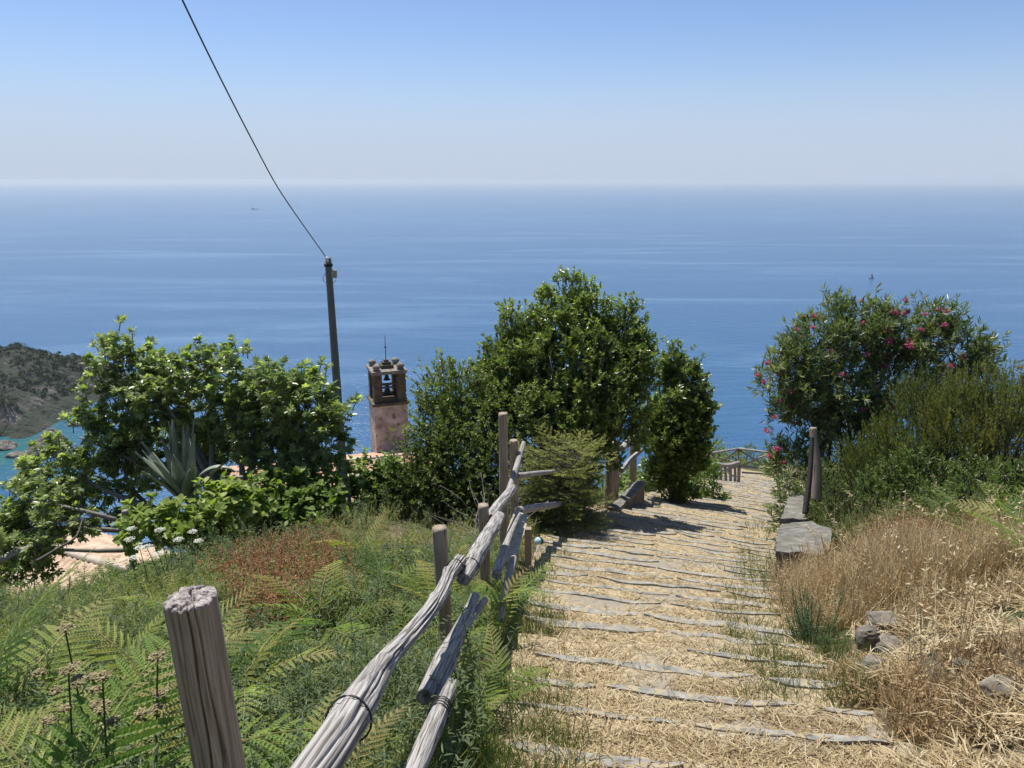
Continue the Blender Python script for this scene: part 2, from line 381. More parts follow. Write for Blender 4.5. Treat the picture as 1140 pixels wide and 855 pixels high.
m, nt, b, out = newmat('sea_water'); L = nt.links.new
tc = N(nt, 'ShaderNodeTexCoord')
def mapped(sc, rz=0):
    mp = N(nt, 'ShaderNodeMapping'); mp.inputs['Scale'].default_value = sc; mp.inputs['Rotation'].default_value = (0, 0, rz); L(tc.outputs['Object'], mp.inputs[0]); return mp.outputs[0]
def nz(vec, scale, detail=4, rough=.5):
    n = N(nt, 'ShaderNodeTexNoise'); n.inputs['Scale'].default_value = scale; n.inputs['Detail'].default_value = detail; n.inputs['Roughness'].default_value = rough
    L(vec, n.inputs[0]); return n.outputs[0]
swell = nz(mapped((.25, 1, 1), R(8)), .11, 6, .6)
chop = nz(mapped((.5, 1, 1), R(-6)), .5, 4, .6)
add = N(nt, 'ShaderNodeMath', operation='MULTIPLY_ADD'); L(chop, add.inputs[0]); add.inputs[1].default_value = .22; L(swell, add.inputs[2])
bp = N(nt, 'ShaderNodeBump'); bp.inputs['Strength'].default_value = 1.0; bp.inputs['Distance'].default_value = 2.2
L(add.outputs[0], bp.inputs['Height']); L(bp.outputs[0], b.inputs['Normal'])
# slicks: long smoother streaks
streak = nz(mapped((.16, 1, 1), R(-9)), .006, 9, .66)
streak.node.inputs['Distortion'].default_value = 1.6
rs = ramp(nt, [(.50, (0, 0, 0)), (.66, (1, 1, 1))]); L(streak, rs.inputs[0])
deep = N(nt, 'ShaderNodeMix', data_type='RGBA'); L(rs.outputs[0], deep.inputs[0])
deep.inputs[6].default_value = (.024, .095, .205, 1); deep.inputs[7].default_value = (.075, .165, .285, 1)
dd = N(nt, 'ShaderNodeVectorMath', operation='DISTANCE'); L(tc.outputs['Object'], dd.inputs[0]); dd.inputs[1].default_value = (-395, 470, 0)
nd = nz(mapped((1, 1, 1)), .02, 4)
sub = N(nt, 'ShaderNodeMath', operation='MULTIPLY_ADD'); L(nd, sub.inputs[0]); sub.inputs[1].default_value = 110; L(dd.outputs['Value'], sub.inputs[2])
mr = N(nt, 'ShaderNodeMapRange'); L(sub.outputs[0], mr.inputs[0]); mr.inputs[1].default_value = 105; mr.inputs[2].default_value = 175; mr.inputs[3].default_value = 1; mr.inputs[4].default_value = 0
sh = N(nt, 'ShaderNodeMix', data_type='RGBA'); L(mr.outputs[0], sh.inputs[0]); L(deep.outputs[2], sh.inputs[6]); sh.inputs[7].default_value = (.018, .115, .125, 1)
L(sh.outputs[2], b.inputs['Base Color'])
b.inputs['Roughness'].default_value = .22; b.inputs['IOR'].default_value = 1.33
M['sea'] = m
rad = [0, 150, 300, 600, 1200, 2500, 6000, 15000, 39000]; ns = 96
V = [(0, 0, 0)]; Fs = []
for i, rr_ in enumerate(rad[1:]):
    for j in range(ns): a = 2*math.pi*j/ns; V.append((rr_*math.cos(a), rr_*math.sin(a), 0))
for j in range(ns): Fs.append((0, 1+j, 1+(j+1) % ns))
for i in range(len(rad)-2):
    for j in range(ns): a = 1+i*ns; Fs.append((a+j, a+ns+j, a+ns+(j+1) % ns, a+(j+1) % ns))
me = bpy.data.meshes.new('sea'); me.from_pydata(V, [], Fs); me.materials.append(M['sea'])
tag(link('sea', me, loc=(0, 0, SEA)), kind='structure')

HAZE = 6.5e-5
mh = bpy.data.materials.new('haze_air'); mh.use_nodes = True; nt = mh.node_tree; nt.nodes.clear()
out = nt.nodes.new('ShaderNodeOutputMaterial'); pvn = nt.nodes.new('ShaderNodeVolumePrincipled')
pvn.inputs['Color'].default_value = (.80, .90, 1, 1); pvn.inputs['Density'].default_value = HAZE; pvn.inputs['Anisotropy'].default_value = .2
nt.links.new(pvn.outputs[0], out.inputs['Volume'])
hb = MB(); hb.box((0, 0, (14+SEA-1)/2), (80000, 80000, 14-(SEA-1)))
tag(hb.build('haze', mh), kind='stuff')

# ------------------------------------------------------------------ ground
def axis(lo, hi, dense_lo, dense_hi, step, grow=1.12):
    a = list(np.arange(dense_lo, dense_hi+1e-6, step)); s = step; x = dense_lo; pre = []
    while x > lo: s *= grow; x -= s; pre.append(x)
    s = step; x = dense_hi; post = []
    while x < hi: s *= grow; x += s; post.append(x)
    return np.array(pre[::-1]+a+post)
gx = axis(-900, 700, -9, 16, .13); gy = axis(-220, 330, -1.5, 34, .14)
X, Y = np.meshgrid(gx, gy)
Z = ground(X, Y)
Z = Z + (fbm(X*.05, Y*.05, 0, 21, 4)-.5)*14*sstep(45, 110, np.hypot(X, Y))
Z = np.minimum(Z, 9.0)
V = np.stack([X, Y, Z], -1).reshape(-1, 3); nx, ny = len(gx), len(gy)
i = np.arange(ny-1)[:, None]*nx+np.arange(nx-1)[None]
Q = np.stack([i, i+1, i+nx+1, i+nx], -1).reshape(-1, 4)
tag(link('ground', mesh_np('ground', V, Q, M['ground'], smooth=True)), kind='structure')

# ------------------------------------------------------------------ stepped path
YE = [-1.2]
while YE[-1] < 29.2: YE.append(YE[-1] + (.47 if YE[-1] < 7 else .50) + random.uniform(-.04, .04))
YE = np.array(YE)
def path_row(yc, t):                      # point on the skewed row with centre ordinate yc
    a = phf(yc); return np.array([cxf(yc)+t*1.0, yc - t*np.tan(a)])
rows = []
for k_ in range(len(YE)-1):
    y0, y1 = YE[k_], YE[k_+1]
    for u in (0.012, .2, .4, .6, .8, .97, .999): rows.append((y0+(y1-y0)*u, -.06+.12*u, k_))
for yy in np.arange(YE[-1]+.02, 30.7, .3): rows.append((yy, 0, 99))
NT = 26; V = []; 
for (yc, dz, kk) in rows:
    hw = hwf(yc)+.12
    for j in range(NT+1):
        t = -hw+2*hw*j/NT
        x, y = path_row(yc, t)
        wob = (vnoise(t*1.3, kk*3.7, 0, 31)-.5)*.03
        y += wob
        V.append((x, y, float(zc(yc))+dz - .36*0))
V = np.array(V)
V[:, 2] += (fbm(V[:, 0]*2.5, V[:, 1]*2.5, 0, 77, 4)-.5)*.07
i = np.arange(len(rows)-1)[:, None]*(NT+1)+np.arange(NT)[None]
Q = np.stack([i, i+1, i+NT+2, i+NT+1], -1).reshape(-1, 4)
path = tag(link('path', mesh_np('path', V, Q, M['straw_ground'], smooth=False)), kind='structure')
PV = V.reshape(len(rows), NT+1, 3)
PATHY = np.array([r_[0] for r_ in rows])
def path_z(yc):                            # tread height at row
    yc = np.asarray(yc, float)
    kx = np.clip(np.searchsorted(YE, yc)-1, 0, len(YE)-2)
    u = np.clip((yc-YE[kx])/(YE[kx+1]-YE[kx]), 0, 1)
    return zc(yc) + np.where(yc < YE[-1], -.06+.12*u, 0)
def slab(mb, p0, p1, w_, th, jit=.02):     # irregular long flat stone between two points; w_ reaches back (uphill)
    p0, p1 = np.array(p0), np.array(p1); d = p1-p0; ln = np.linalg.norm(d); d = d/ln
    nrm = np.array([d[1], -d[0], 0]);
    if nrm[1] > 0: nrm = -nrm              # towards the camera side (uphill)
    n = max(4, int(ln/.12)); top, bot = [], []
    front = [p0+d*ln*i_/n + nrm*(random.uniform(-.008, .008)) for i_ in range(n+1)]
    back = [p0+d*ln*i_/n + nrm*(w_*(1-.5*(abs(i_/n-.5)*2)**4)+random.uniform(-.012, .012)) for i_ in range(n+1)]
    v = []
    zn = lambda p_: float(fbm(p_[0]*2.5, p_[1]*2.5, 0, 77, 4)-.5)*.07
    zm = zn((p0+p1)/2)
    for i_ in range(n+1):
        z = random.uniform(-.003, .004)+zn(front[i_])-zm
        f_, b_ = front[i_], back[i_]
        v += [f_+(0, 0, -th), f_+nrm*.0+(0, 0, z-.012), f_+nrm*.018+(0, 0, z), b_-nrm*.015+(0, 0, z+w_*.10-.008), b_+(0, 0, -th*.6)]
    f = []
    for i_ in range(n):
        for q in range(4): a = i_*5+q; f.append((a, a+1, a+6, a+5))
    f.append((0, 1, 2, 3, 4)[::-1]); e = n*5; f.append((e, e+1, e+2, e+3, e+4))
    mb.add(v, f)
for k_ in range(1, len(YE)):
    yc = YE[k_]-.01; hw = float(hwf(yc)); mb = MB(); t = -hw+random.uniform(-.1, .15); used = False
    while t < hw-.15:
        ln = random.uniform(.5, 1.6); t1 = min(t+ln, hw+.1)
        if random.random() < (.94 if yc < 7 else .86):
            a, b_ = path_row(yc, t), path_row(yc, t1)
            wa = (vnoise((t+t1)/2*1.3, (k_-1)*3.7, 0, 31)-.5)*.03
            z = float(path_z(YE[k_]-.02)) + random.uniform(.004, .012)
            z += float(fbm((a[0]+b_[0])/2*2.5, (a[1]+b_[1])/2*2.5, 0, 77, 4)-.5)*.07+.008
            slab(mb, (a[0], a[1]+wa, z), (b_[0], b_[1]+wa, z), random.uniform(.06, .125)*(1+.01*yc), .11); used = True
        t = t1+random.uniform(.02, .12)
    if used and k_ <= 80: mb.build('stone_edging', M['stone'], path)

# ------------------------------------------------------------------ straw, grasses (uncountable)
def sample_path(n, ymin=1.6, ymax=31, pw=1.3, margin=.1):
    u = rng.random(n); a = 1-pw
    y = (ymin**a+(ymax**a-ymin**a)*u)**(1/a)
    t = rng.uniform(-1, 1, n)*(hwf(y)+margin)
    x = cxf(y)+t; yy = y-t*np.tan(phf(y))
    z = path_z(y) + (fbm(x*2.5, yy*2.5, 0, 77, 4)-.5)*.07
    return x, yy, z, t, y
n = 125000
x, y, z, t, yc = sample_path(n)
def offedge(yc_):
    kx = np.clip(np.searchsorted(YE, yc_), 0, len(YE)-1); d = YE[kx]-yc_; return (d > .15) | (rng.random(len(yc_)) < .30)
keep = (fbm(x*2.2, y*2.2, 0, 5, 3) > .45-.06*np.abs(t)) & offedge(yc); x, y, z, yc = x[keep], y[keep], z[keep], yc[keep]; n = len(x)
az = rng.uniform(0, 2*math.pi, n); D = np.stack([np.cos(az), np.sin(az), rng.normal(.02, .14, n)], -1)
ln = rng.uniform(.02, .085, n)*(1+yc*.03)
parts = [replicate(proto_blade(.08, .12), np.stack([x, y, z+.004+rng.random(n)*.014], -1), D, ln, tint=np.clip(rng.normal(.52, .26, n)+.6*(fbm(x*1.3, y*1.3, 0, 55, 3)-.5), 0, 1))]
# short stubble
x, y, z, t, yc = sample_path(42000); keep = (fbm(x*1.6, y*1.6, 0, 15, 3) > .50) & offedge(yc); x, y, z, yc = x[keep], y[keep], z[keep], yc[keep]; n = len(x)
az = rng.uniform(0, 2*math.pi, n); D = np.stack([np.cos(az)*.7, np.sin(az)*.7, rng.uniform(.3, 1.2, n)], -1)
parts.append(replicate(proto_blade(.08, .3), np.stack([x, y, z], -1), D, rng.uniform(.02, .075, n)*(1+yc*.02), tint=np.clip(rng.normal(.55, .25, n), 0, 1)))
v, q, tt = joint(parts)
tag(link('cut_straw', mesh_np('cut_straw', v, q, M['straw'], tint=tt)), 'pale cut straw and dry stubble strewn over the stone steps', 'straw', kind='stuff')

def wedge(n, xlo, xhi, ylo, yhi, cond, pw=1.6):
    """random ground points, denser near the camera, obeying cond(x,y)"""
    X_, Y_ = [], []; got = 0
    for _ in range(60):
        a = 1-pw; u = rng.random(n*2); y = (ylo**a+(yhi**a-ylo**a)*u)**(1/a)
        lim = .74*y+1.0
        x = rng.uniform(-1, 1, n*2)*lim
        ok = (x > xlo) & (x < xhi) & cond(x, y); X_.append(x[ok]); Y_.append(y[ok]); got += ok.sum()
        if got >= n: break
    return np.concatenate(X_)[:n], np.concatenate(Y_)[:n]
def lat(x, y):                             # signed distances: left of path, right of path
    yc = ycen(x, y); t = x-cxf(yc); return -t-hwf(yc), t-hwf(yc)
def tufts(x, y, nb, h, w_, spread, lean, tmean, tsd, dz=0.0, bend=.3, zbase=None):
    n = len(x); z = (ground(x, y) if zbase is None else zbase)+dz
    idx = np.repeat(np.arange(n), nb); m_ = len(idx)
    off = rng.normal(0, spread, (m_, 2)); px_, py_ = x[idx]+off[:, 0], y[idx]+off[:, 1]
    hh = np.broadcast_to(h, n)[idx]*rng.uniform(.5, 1.15, m_)
    az = rng.uniform(0, 2*math.pi, m_); ll = np.abs(rng.normal(0, lean, m_))
    D = np.stack([np.cos(az)*ll, np.sin(az)*ll, np.ones(m_)], -1)
    up = np.stack([np.cos(az+1.57)+rng.normal(0, .5, m_), np.sin(az+1.57)+rng.normal(0, .5, m_), rng.normal(0, .3, m_)], -1)
    ti = np.clip(np.broadcast_to(tmean, n)[idx]+rng.normal(0, tsd, m_), 0, 1)
    return replicate(proto_blade(1.0, bend), np.stack([px_, py_, z[idx]-.01], -1), D, hh, up=up, tint=ti, wscale=w_*(1+.04*y[idx])/hh*rng.uniform(.6, 1.4, m_))
def sprigs(x, y, h, nl, ll, lw, tmean, tsd, stems=1, dz=0.0, spread=.05, droop=.2):
    """leafy upright sprigs: leaves scattered along leaning stems"""
    n = len(x)*stems; X_ = np.repeat(x, stems)+rng.normal(0, spread, n); Y_ = np.repeat(y, stems)+rng.normal(0, spread, n)
    Z_ = ground(X_, Y_)+dz; H = np.repeat(np.broadcast_to(h, len(x)), stems)*rng.uniform(.6, 1.2, n)
    lean = rng.normal(0, .3, (n, 2)); idx = np.repeat(np.arange(n), nl); m_ = len(idx)
    u = rng.random(m_)**.7; az = rng.uniform(0, 2*math.pi, m_)
    pos = np.stack([X_[idx]+lean[idx, 0]*u*H[idx], Y_[idx]+lean[idx, 1]*u*H[idx], Z_[idx]+u*H[idx]], -1)
    D = np.stack([np.cos(az), np.sin(az), rng.normal(.5, .4, m_)], -1)
    tm = np.repeat(np.broadcast_to(tmean, len(x)), stems)[idx]
    a_ = replicate(proto_leaf(lw, .1, droop), pos, D, ll*rng.uniform(.5, 1.3, m_)*(1+.03*Y_[idx])*(1.1-.5*u), tint=np.clip(tm+rng.normal(0, tsd, m_), 0, 1))
    base = np.stack([X_, Y_, Z_], -1); Ds = np.stack([lean[:, 0], lean[:, 1], np.ones(n)], -1)
    s_ = replicate(proto_blade(.02, 0), base, Ds, H*1.02, tint=np.clip(tm[::nl]+.25, 0, 1))
    return joint([a_, s_])

# left meadow ---------------------------------------------------------------
RUST = (-2.75, 7.9)
rustf = lambda x, y: np.exp(-(((x-RUST[0]+.12*(y-RUST[1]))/.75)**2+((y-RUST[1])/1.6)**2)) + .8*np.exp(-(((x+1.95)/.38)**2+((y-5.7)/.75)**2)) + .0*x
leftc = lambda x, y: (lat(x, y)[0] > .28) & (y < edge_y(x)+1.6)
x, y = wedge(5200, -14, 2.2, 1.0, 16.5, leftc)
rf = rustf(x, y)+(fbm(x*1.5, y*1.5, 0, 8, 3)-.5)*.5
dry = sstep(7, 12, y)*.22+(fbm(x*.8, y*.8, 0, 12, 3)-.5)*.6
g = rf < .42+1.1*rng.random(len(rf))
pm = joint([tufts(x[g], y[g], 14, .12+.42*fbm(x[g]*1.2, y[g]*1.2, 0, 71, 3)**1.5, .005, .05, .45, .56+dry[g], .26),
            sprigs(x[g][::2], y[g][::2], .30, 16, .05, .28, .35+dry[g][::2], .18, stems=2)])
tag(link('meadow_grass', mesh_np('meadow_grass', pm[0], pm[1], M['meadow'], tint=pm[2])), 'mixed green and straw-coloured grass covering the slope left of the log fence', 'grass', kind='stuff')
h_ = fbm(x*.9, y*.9, 0, 40, 3) > .44
sel = g & h_
pm = sprigs(x[sel], y[sel], .12+.6*fbm(x[sel]*1.5, y[sel]*1.5, 0, 72, 3)**1.3, 26, .05, .22, .56+.3*(fbm(x[sel], y[sel], 0, 2, 2)-.5), .2, stems=2, spread=.09)
tag(link('feathery_herbs', mesh_np('feathery_herbs', pm[0], pm[1], M['herb'], tint=pm[2])), 'grey-green feathery herbs thick among the meadow grass', 'herbs', kind='stuff')
x, y = wedge(380, -12, 1.5, 3.0, 12, lambda x, y: leftc(x, y) & (rustf(x, y)+(fbm(x*1.5, y*1.5, 0, 8, 3)-.5)*.5 > .38))
pm = sprigs(x, y, .36, 22, .022, .7, .55, .25, stems=3, spread=.11, droop=0)
tag(link('rusty_seed_plants', mesh_np('rusty_seed_plants', pm[0], pm[1], M['rust'], tint=pm[2])), 'rust-red seeding dock gone dry in a patch of the meadow', 'wild plants', kind='stuff')

# right bank ----------------------------------------------------------------
wallf = lambda x, y: (y > 7.6) & (y < 14) & (lat(x, y)[1] > -.1) & (lat(x, y)[1] < .85)
rightc = lambda x, y: (lat(x, y)[1] > .0) & ~wallf(x, y)
x, y = wedge(5200, .9, 14, 1.2, 17, lambda x, y: rightc(x, y) & (fbm(x*2.1, y*2.1, 0, 48, 3) > .45))
r_ = lat(x, y)[1]
br = np.exp(-(((x-5.0)/1.3)**2+((y-7.6)/1.3)**2))
hn = fbm(x*1.1, y*1.1, 0, 44, 3)
pm = joint([tufts(x, y, 14, (.10+.26*sstep(4.6, 6.6, y))*(.3+1.5*hn), .005, .06, 1.0, .62-.35*br+.9*(fbm(x*2, y*2, 0, 46, 2)-.5), .22, bend=.5),
            sprigs(x[::2], y[::2], .14+.26*sstep(5, 7.2, y[::2]), 12, .03, .35, .5-.35*br[::2], .22, stems=2)])
tag(link('dry_brown_grass', mesh_np('dry_brown_grass', pm[0], pm[1], M['brown_grass'], tint=pm[2])), 'tangled brown and straw dry grass on the bank right of the steps', 'grass', kind='stuff')
# loose straw lying over the near right bank
x, y = wedge(16000, .8, 9, 1.6, 8.5, lambda x, y: (lat(x, y)[1] > -.25) & (fbm(x*2.4, y*2.4, 0, 63, 3) > .49), pw=1.3)
n = len(x); az = rng.uniform(0, 2*math.pi, n); D = np.stack([np.cos(az), np.sin(az), rng.normal(.1, .3, n)], -1)
pm = replicate(proto_blade(.05, .3), np.stack([x, y, ground(x, y)+.02+.08*rng.random(n)], -1), D, rng.uniform(.05, .2, n), tint=np.clip(rng.normal(.6, .25, n), 0, 1))
tag(link('loose_hay', mesh_np('loose_hay', pm[0], pm[1], M['straw'], tint=pm[2])), 'loose bleached hay lying over the near end of the right bank', 'hay', kind='stuff')
# taller golden and reddish grass round the end of the low wall
def tallc(x, y): r = lat(x, y)[1]; return (r > -.05) & (r < 3.4) & (y > 5.6) & (y < 8.6) & ~((y > 8.05) & (r < .95))
x, y = wedge(1500, 2, 9, 5.6, 8.7, tallc, pw=1.1); kp = fbm(x*2.3, y*2.3, 0, 87, 3) > .43; x, y = x[kp], y[kp]
hh = .16+.55*fbm(x*1.5, y*1.5, 0, 88, 3); tn = .80-.45*np.exp(-(((x-4.9)/.7)**2+((y-7.3)/.8)**2))
pm = joint([tufts(x, y, 12, hh, .004, .05, .35, tn, .2), sprigs(x, y, hh*.95, 16, .022, .35, tn, .22, stems=2)])
tag(link('tall_golden_grass', mesh_np('tall_golden_grass', pm[0], pm[1], M['brown_grass'], tint=pm[2])), 'tall golden and rust-coloured grass standing round the end of the low wall', 'grass', kind='stuff')
x, y = wedge(420, 2, 9, 5.8, 9, lambda x, y: (lat(x, y)[1] > .8) & (np.hypot((x-4.7)/.75, (y-7.3)/.6) < .6+.7*fbm(x*2, y*2, 0, 90, 3)), pw=1.1)
pm = sprigs(x, y, .48, 26, .022, .6, .55, .28, stems=3, spread=.09, droop=0)
tag(link('rusty_dry_plants', mesh_np('rusty_dry_plants', pm[0], pm[1], M['rust'], tint=pm[2])), 'rust-brown dried plants among the golden grass on the right bank', 'wild plants', kind='stuff')
# greener weeds along both path edges and behind the wall
def edgec(x, y):
    l, r = lat(x, y); return ((l > -.32) & (l < .45)) | ((r > -.6) & (r < .3) & (y > 4.0))
x, y = wedge(1300, -1.5, 14, 1.5, 28, edgec, pw=1.3)
gsel = fbm(x*.9, y*.9, 0, 61, 3) > .42; x, y = x[gsel], y[gsel]
zb = np.maximum(ground(x, y), zc(ycen(x, y))-.03)
pm = joint([tufts(x, y, 22, .13+.10*rng.random(len(x)), .004, .07, .6, .45, .25, zbase=zb)])
tag(link('path_edge_weeds', mesh_np('path_edge_weeds', pm[0], pm[1], M['weed'], tint=pm[2])), 'low green and straw weeds fringing both edges of the steps', 'weeds', kind='stuff')
x, y = wedge(2000, 3, 16, 6.8, 20, lambda x, y: (fbm(x*1.4, y*1.4, 0, 47, 3) > .43) & (lat(x, y)[1] > .6) & (lat(x, y)[1] < 9) & (x > 4.6), pw=1.2)
pm = joint([sprigs(x, y, .2+.6*fbm(x*1.1, y*1.1, 0, 73, 3), 22, .055, .25, .35+.5*fbm(x*.7, y*.7, 0, 74, 2), .28, stems=3, spread=.12), tufts(x[::3], y[::3], 14, .7, .006, .12, .4, .85, .15)])
tag(link('bank_undergrowth', mesh_np('bank_undergrowth', pm[0], pm[1], M['weed'], tint=pm[2])), 'knee-high green undergrowth behind the low concrete wall', 'undergrowth', kind='stuff')
# ground cover hiding the soil on the slope beyond the edge
x, y = wedge(5000, -40, 40, 9, 60, lambda x, y: ((x > -5.2) | (y > 24)) & (y > edge_y(x)+.3) & (lat(x, np.clip(y, 0, 35))[0] > .5), pw=1.2)
pm = sprigs(x, y, .7, 20, .14, .45, .4, .25, stems=2, spread=.3)
tag(link('slope_scrub', mesh_np('slope_scrub', pm[0], pm[1], M['shrub'], tint=pm[2])), 'low green scrub covering the steep slope below the terrace', 'scrub', kind='stuff')
# tall dry stalks
def stalks(pts, hs, seed):
    ps = []; r3 = np.random.default_rng(seed)
    for p, h in zip(pts, hs):
        a = r3.uniform(0, 6.28); le = h*r3.uniform(.15, .6)
        c = [p, p+np.array([math.cos(a)*le*.3, math.sin(a)*le*.3, h*.6]), p+np.array([math.cos(a)*le, math.sin(a)*le, h])]
        v, q, u = tube(c, [.003, .0025, .001], nseg=4, n=7, caps=False); ps.append((v, q, np.full(len(v), r3.uniform(.55, 1))))
        k3 = 14; uu = r3.uniform(.72, 1, k3); pos = resample(c, 40)[(uu*39).astype(int)]
        D = np.stack([r3.normal(0, .6, k3), r3.normal(0, .6, k3), r3.normal(.2, .5, k3)], -1)
        ps.append(replicate(proto_leaf(.3, .1, .1), pos, D, r3.uniform(.02, .045, k3), tint=r3.uniform(.5, 1, k3)))
    return joint(ps)
x, y = wedge(170, .8, 13, 3.2, 15, lambda x, y: (lat(x, y)[1] > .35), pw=1.2)
pm = stalks([on(a, b_) for a, b_ in zip(x, y)], rng.uniform(.35, 1.0, len(x)), 4)
tag(link('dry_oat_stalks', mesh_np('dry_oat_stalks', pm[0], pm[1], M['straw'], tint=pm[2])), 'thin pale seeding stalks standing over the right bank', 'grass stalks', kind='stuff')

# ================================================================== THINGS
# ------------------------------------------------------------------ headland and sea rocks
def headland():
    # ridge descending towards the open sea on the right; heights above the water
    xs = np.linspace(-640, -300, 230); ys = np.linspace(470, 720, 170)
    X, Y = np.meshgrid(xs, ys)
    front = 512 + 10*np.sin(X*.06) + (fbm(X*.03, X*0, 0, 4, 4)-.5)*34 + np.clip(-395-X, 0, 100)*.06
    tip = sstep(-322, -345, X)
    prof = np.interp(X, [-640, -480, -424, -401, -379, -364, -355, -346, -330, -300], [66, 52, 43, 38, 27, 16, 8, 1, 0, 0])
    depth = np.clip((Y-front)/15, 0, 1)
    crest = np.clip(1-np.abs(Y-590)/150, 0, 1)
    h = prof*np.sqrt(np.clip(depth, 0, 1))*(.55+.45*sstep(0, .6, crest)) 
    rid = np.abs(fbm(X*.035+Y*.01, Y*.02, 0, 14, 5)-.5)*2
    h = h*(1-.42*(1-rid)*np.clip(1.6-depth, 0, 1)) + (fbm(X*.09, Y*.09, 0, 33, 4)-.5)*9*np.clip(h/12, 0, 1)
    h = h*sstep(-300, -318, X)*sstep(720, 650, Y) - 3
    V = np.stack([X, Y, SEA+h], -1).reshape(-1, 3); ny, nx = X.shape
    i = np.arange(ny-1)[:, None]*nx+np.arange(nx-1)[None]
    Q = np.stack([i, i+1, i+nx+1, i+nx], -1).reshape(-1, 4)
    m, nt, b, out = newmat('headland_rock_and_scrub'); L = nt.links.new
    tc = N(nt, 'ShaderNodeTexCoord'); g = N(nt, 'ShaderNodeNewGeometry'); sp = N(nt, 'ShaderNodeSeparateXYZ'); L(g.outputs['Normal'], sp.inputs[0])
    n1 = N(nt, 'ShaderNodeTexNoise', i_Scale=.08, i_Detail=10.0); mp = N(nt, 'ShaderNodeMapping'); mp.inputs['Scale'].default_value = (1, 1, .5); L(tc.outputs['Object'], mp.inputs[0]); L(mp.outputs[0], n1.inputs[0])
    r = ramp(nt, [(.3, (.035, .032, .026)), (.5, (.085, .075, .062)), (.68, (.21, .185, .155))]); L(n1.outputs[0], r.inputs[0])
    n2 = N(nt, 'ShaderNodeTexNoise', i_Scale=.06, i_Detail=9.0); n2.inputs['Roughness'].default_value = .75; L(tc.outputs['Object'], n2.inputs[0])
    ad = N(nt, 'ShaderNodeMath', operation='MULTIPLY_ADD'); L(sp.outputs['Z'], ad.inputs[0]); ad.inputs[1].default_value = .45; L(n2.outputs[0], ad.inputs[2])
    rr = ramp(nt, [(.74, (0, 0, 0)), (.86, (1, 1, 1))]); L(ad.outputs[0], rr.inputs[0])
    mx = N(nt, 'ShaderNodeMix', data_type='RGBA'); L(rr.outputs[0], mx.inputs[0]); L(r.outputs[0], mx.inputs[6]); mx.inputs[7].default_value = (.022, .03, .014, 1)
    L(mx.outputs[2], b.inputs['Base Color']); b.inputs['Roughness'].default_value = .95
    bp = N(nt, 'ShaderNodeBump'); bp.inputs['Strength'].default_value = 1; bp.inputs['Distance'].default_value = 2.5; n3 = N(nt, 'ShaderNodeTexNoise', i_Scale=.25, i_Detail=8.0)
    L(tc.outputs['Object'], n3.inputs[0]); L(n3.outputs[0], bp.inputs['Height']); L(bp.outputs[0], b.inputs['Normal'])
    me = mesh_np('headland', V, Q, m, smooth=False); tag(link('headland', me), kind='structure')
    # scrub on it
    r3 = np.random.default_rng(8); n = 2600
    iy = r3.integers(4, ny-8, n*4); ix = r3.integers(60, nx-12, n*4)
    hh = h[iy, ix]; slope = np.hypot(h[iy, ix+1]-h[iy, ix-1], h[iy+1, ix]-h[iy-1, ix])
    ok = (hh > 9) & ((slope < 5) | (r3.random(n*4) < .2)) & (fbm(X[iy, ix]*.05, Y[iy, ix]*.05, 0, 3, 3) > .40); iy, ix = iy[ok][:n], ix[ok][:n]
    c = np.stack([X[iy, ix], Y[iy, ix], SEA+h[iy, ix]], -1)+r3.normal(0, .8, (len(iy), 3))
    idx = np.repeat(np.arange(len(c)), 16); d = rdir(len(idx)); d[:, 2] = np.abs(d[:, 2])
    pos = c[idx]+d*r3.uniform(.8, 2.2, len(idx))[:, None]
    pm = replicate(proto_leaf(.7, .1, .2), pos, rdir(len(idx)), r3.uniform(.7, 1.6, len(idx)), up=d, tint=np.clip(r3.normal(.35, .25, len(idx)), 0, 1))
    tag(link('headland_scrub', mesh_np('headland_scrub', pm[0], pm[1], M['scrub_far'], tint=pm[2])), 'dark green scrub covering the rocky headland', 'scrub', kind='stuff')
headland()
def rock(name, c, size, seed, mat, rz=0, squash=.0, sub=3, power=.45, peak=None, sharp=1.0):
    import bmesh
    bm = bmesh.new(); bmesh.ops.create_icosphere(bm, subdivisions=sub, radius=1)
    co = np.array([v.co[:] for v in bm.verts]); 
    co = np.sign(co)*np.abs(co)**.6
    n = fbm(co[:, 0]*1.3+seed*5, co[:, 1]*1.3, co[:, 2]*1.3, seed, 4)-.5
    n2 = np.abs(fbm(co[:, 0]*3+seed, co[:, 1]*3, co[:, 2]*3, seed+3, 3)-.5)
    co = co*(1+power*n*2-sharp*.35*n2)[:, None]
    if peak is not None:
        co[:, 2] = np.where(co[:, 2] > 0, co[:, 2]*(1.5-.95*np.clip(np.hypot(co[:, 0]-peak[0], co[:, 1]-peak[1]), 0, 1.5)), co[:, 2])
    co *= np.array(size)/2
    for v, p in zip(bm.verts, co): v.co = p
    me = bpy.data.meshes.new(name); bm.to_mesh(me); bm.free(); me.materials.append(mat)
    o = link(name, me, loc=[float(a) for a in c]); o.rotation_euler = (0, 0, rz); return o
M['sea_rock'] = noisemat('pale_sea_rock', [(.3, (.05, .045, .04)), (.5, (.14, .125, .105)), (.7, (.30, .27, .235))], scale=.35, detail=10, bump=1, bscale=.8, dist=1.0)
def sea_at(px, py):
    d = P(px, py, 1.0); return d*(SEA/d[2])
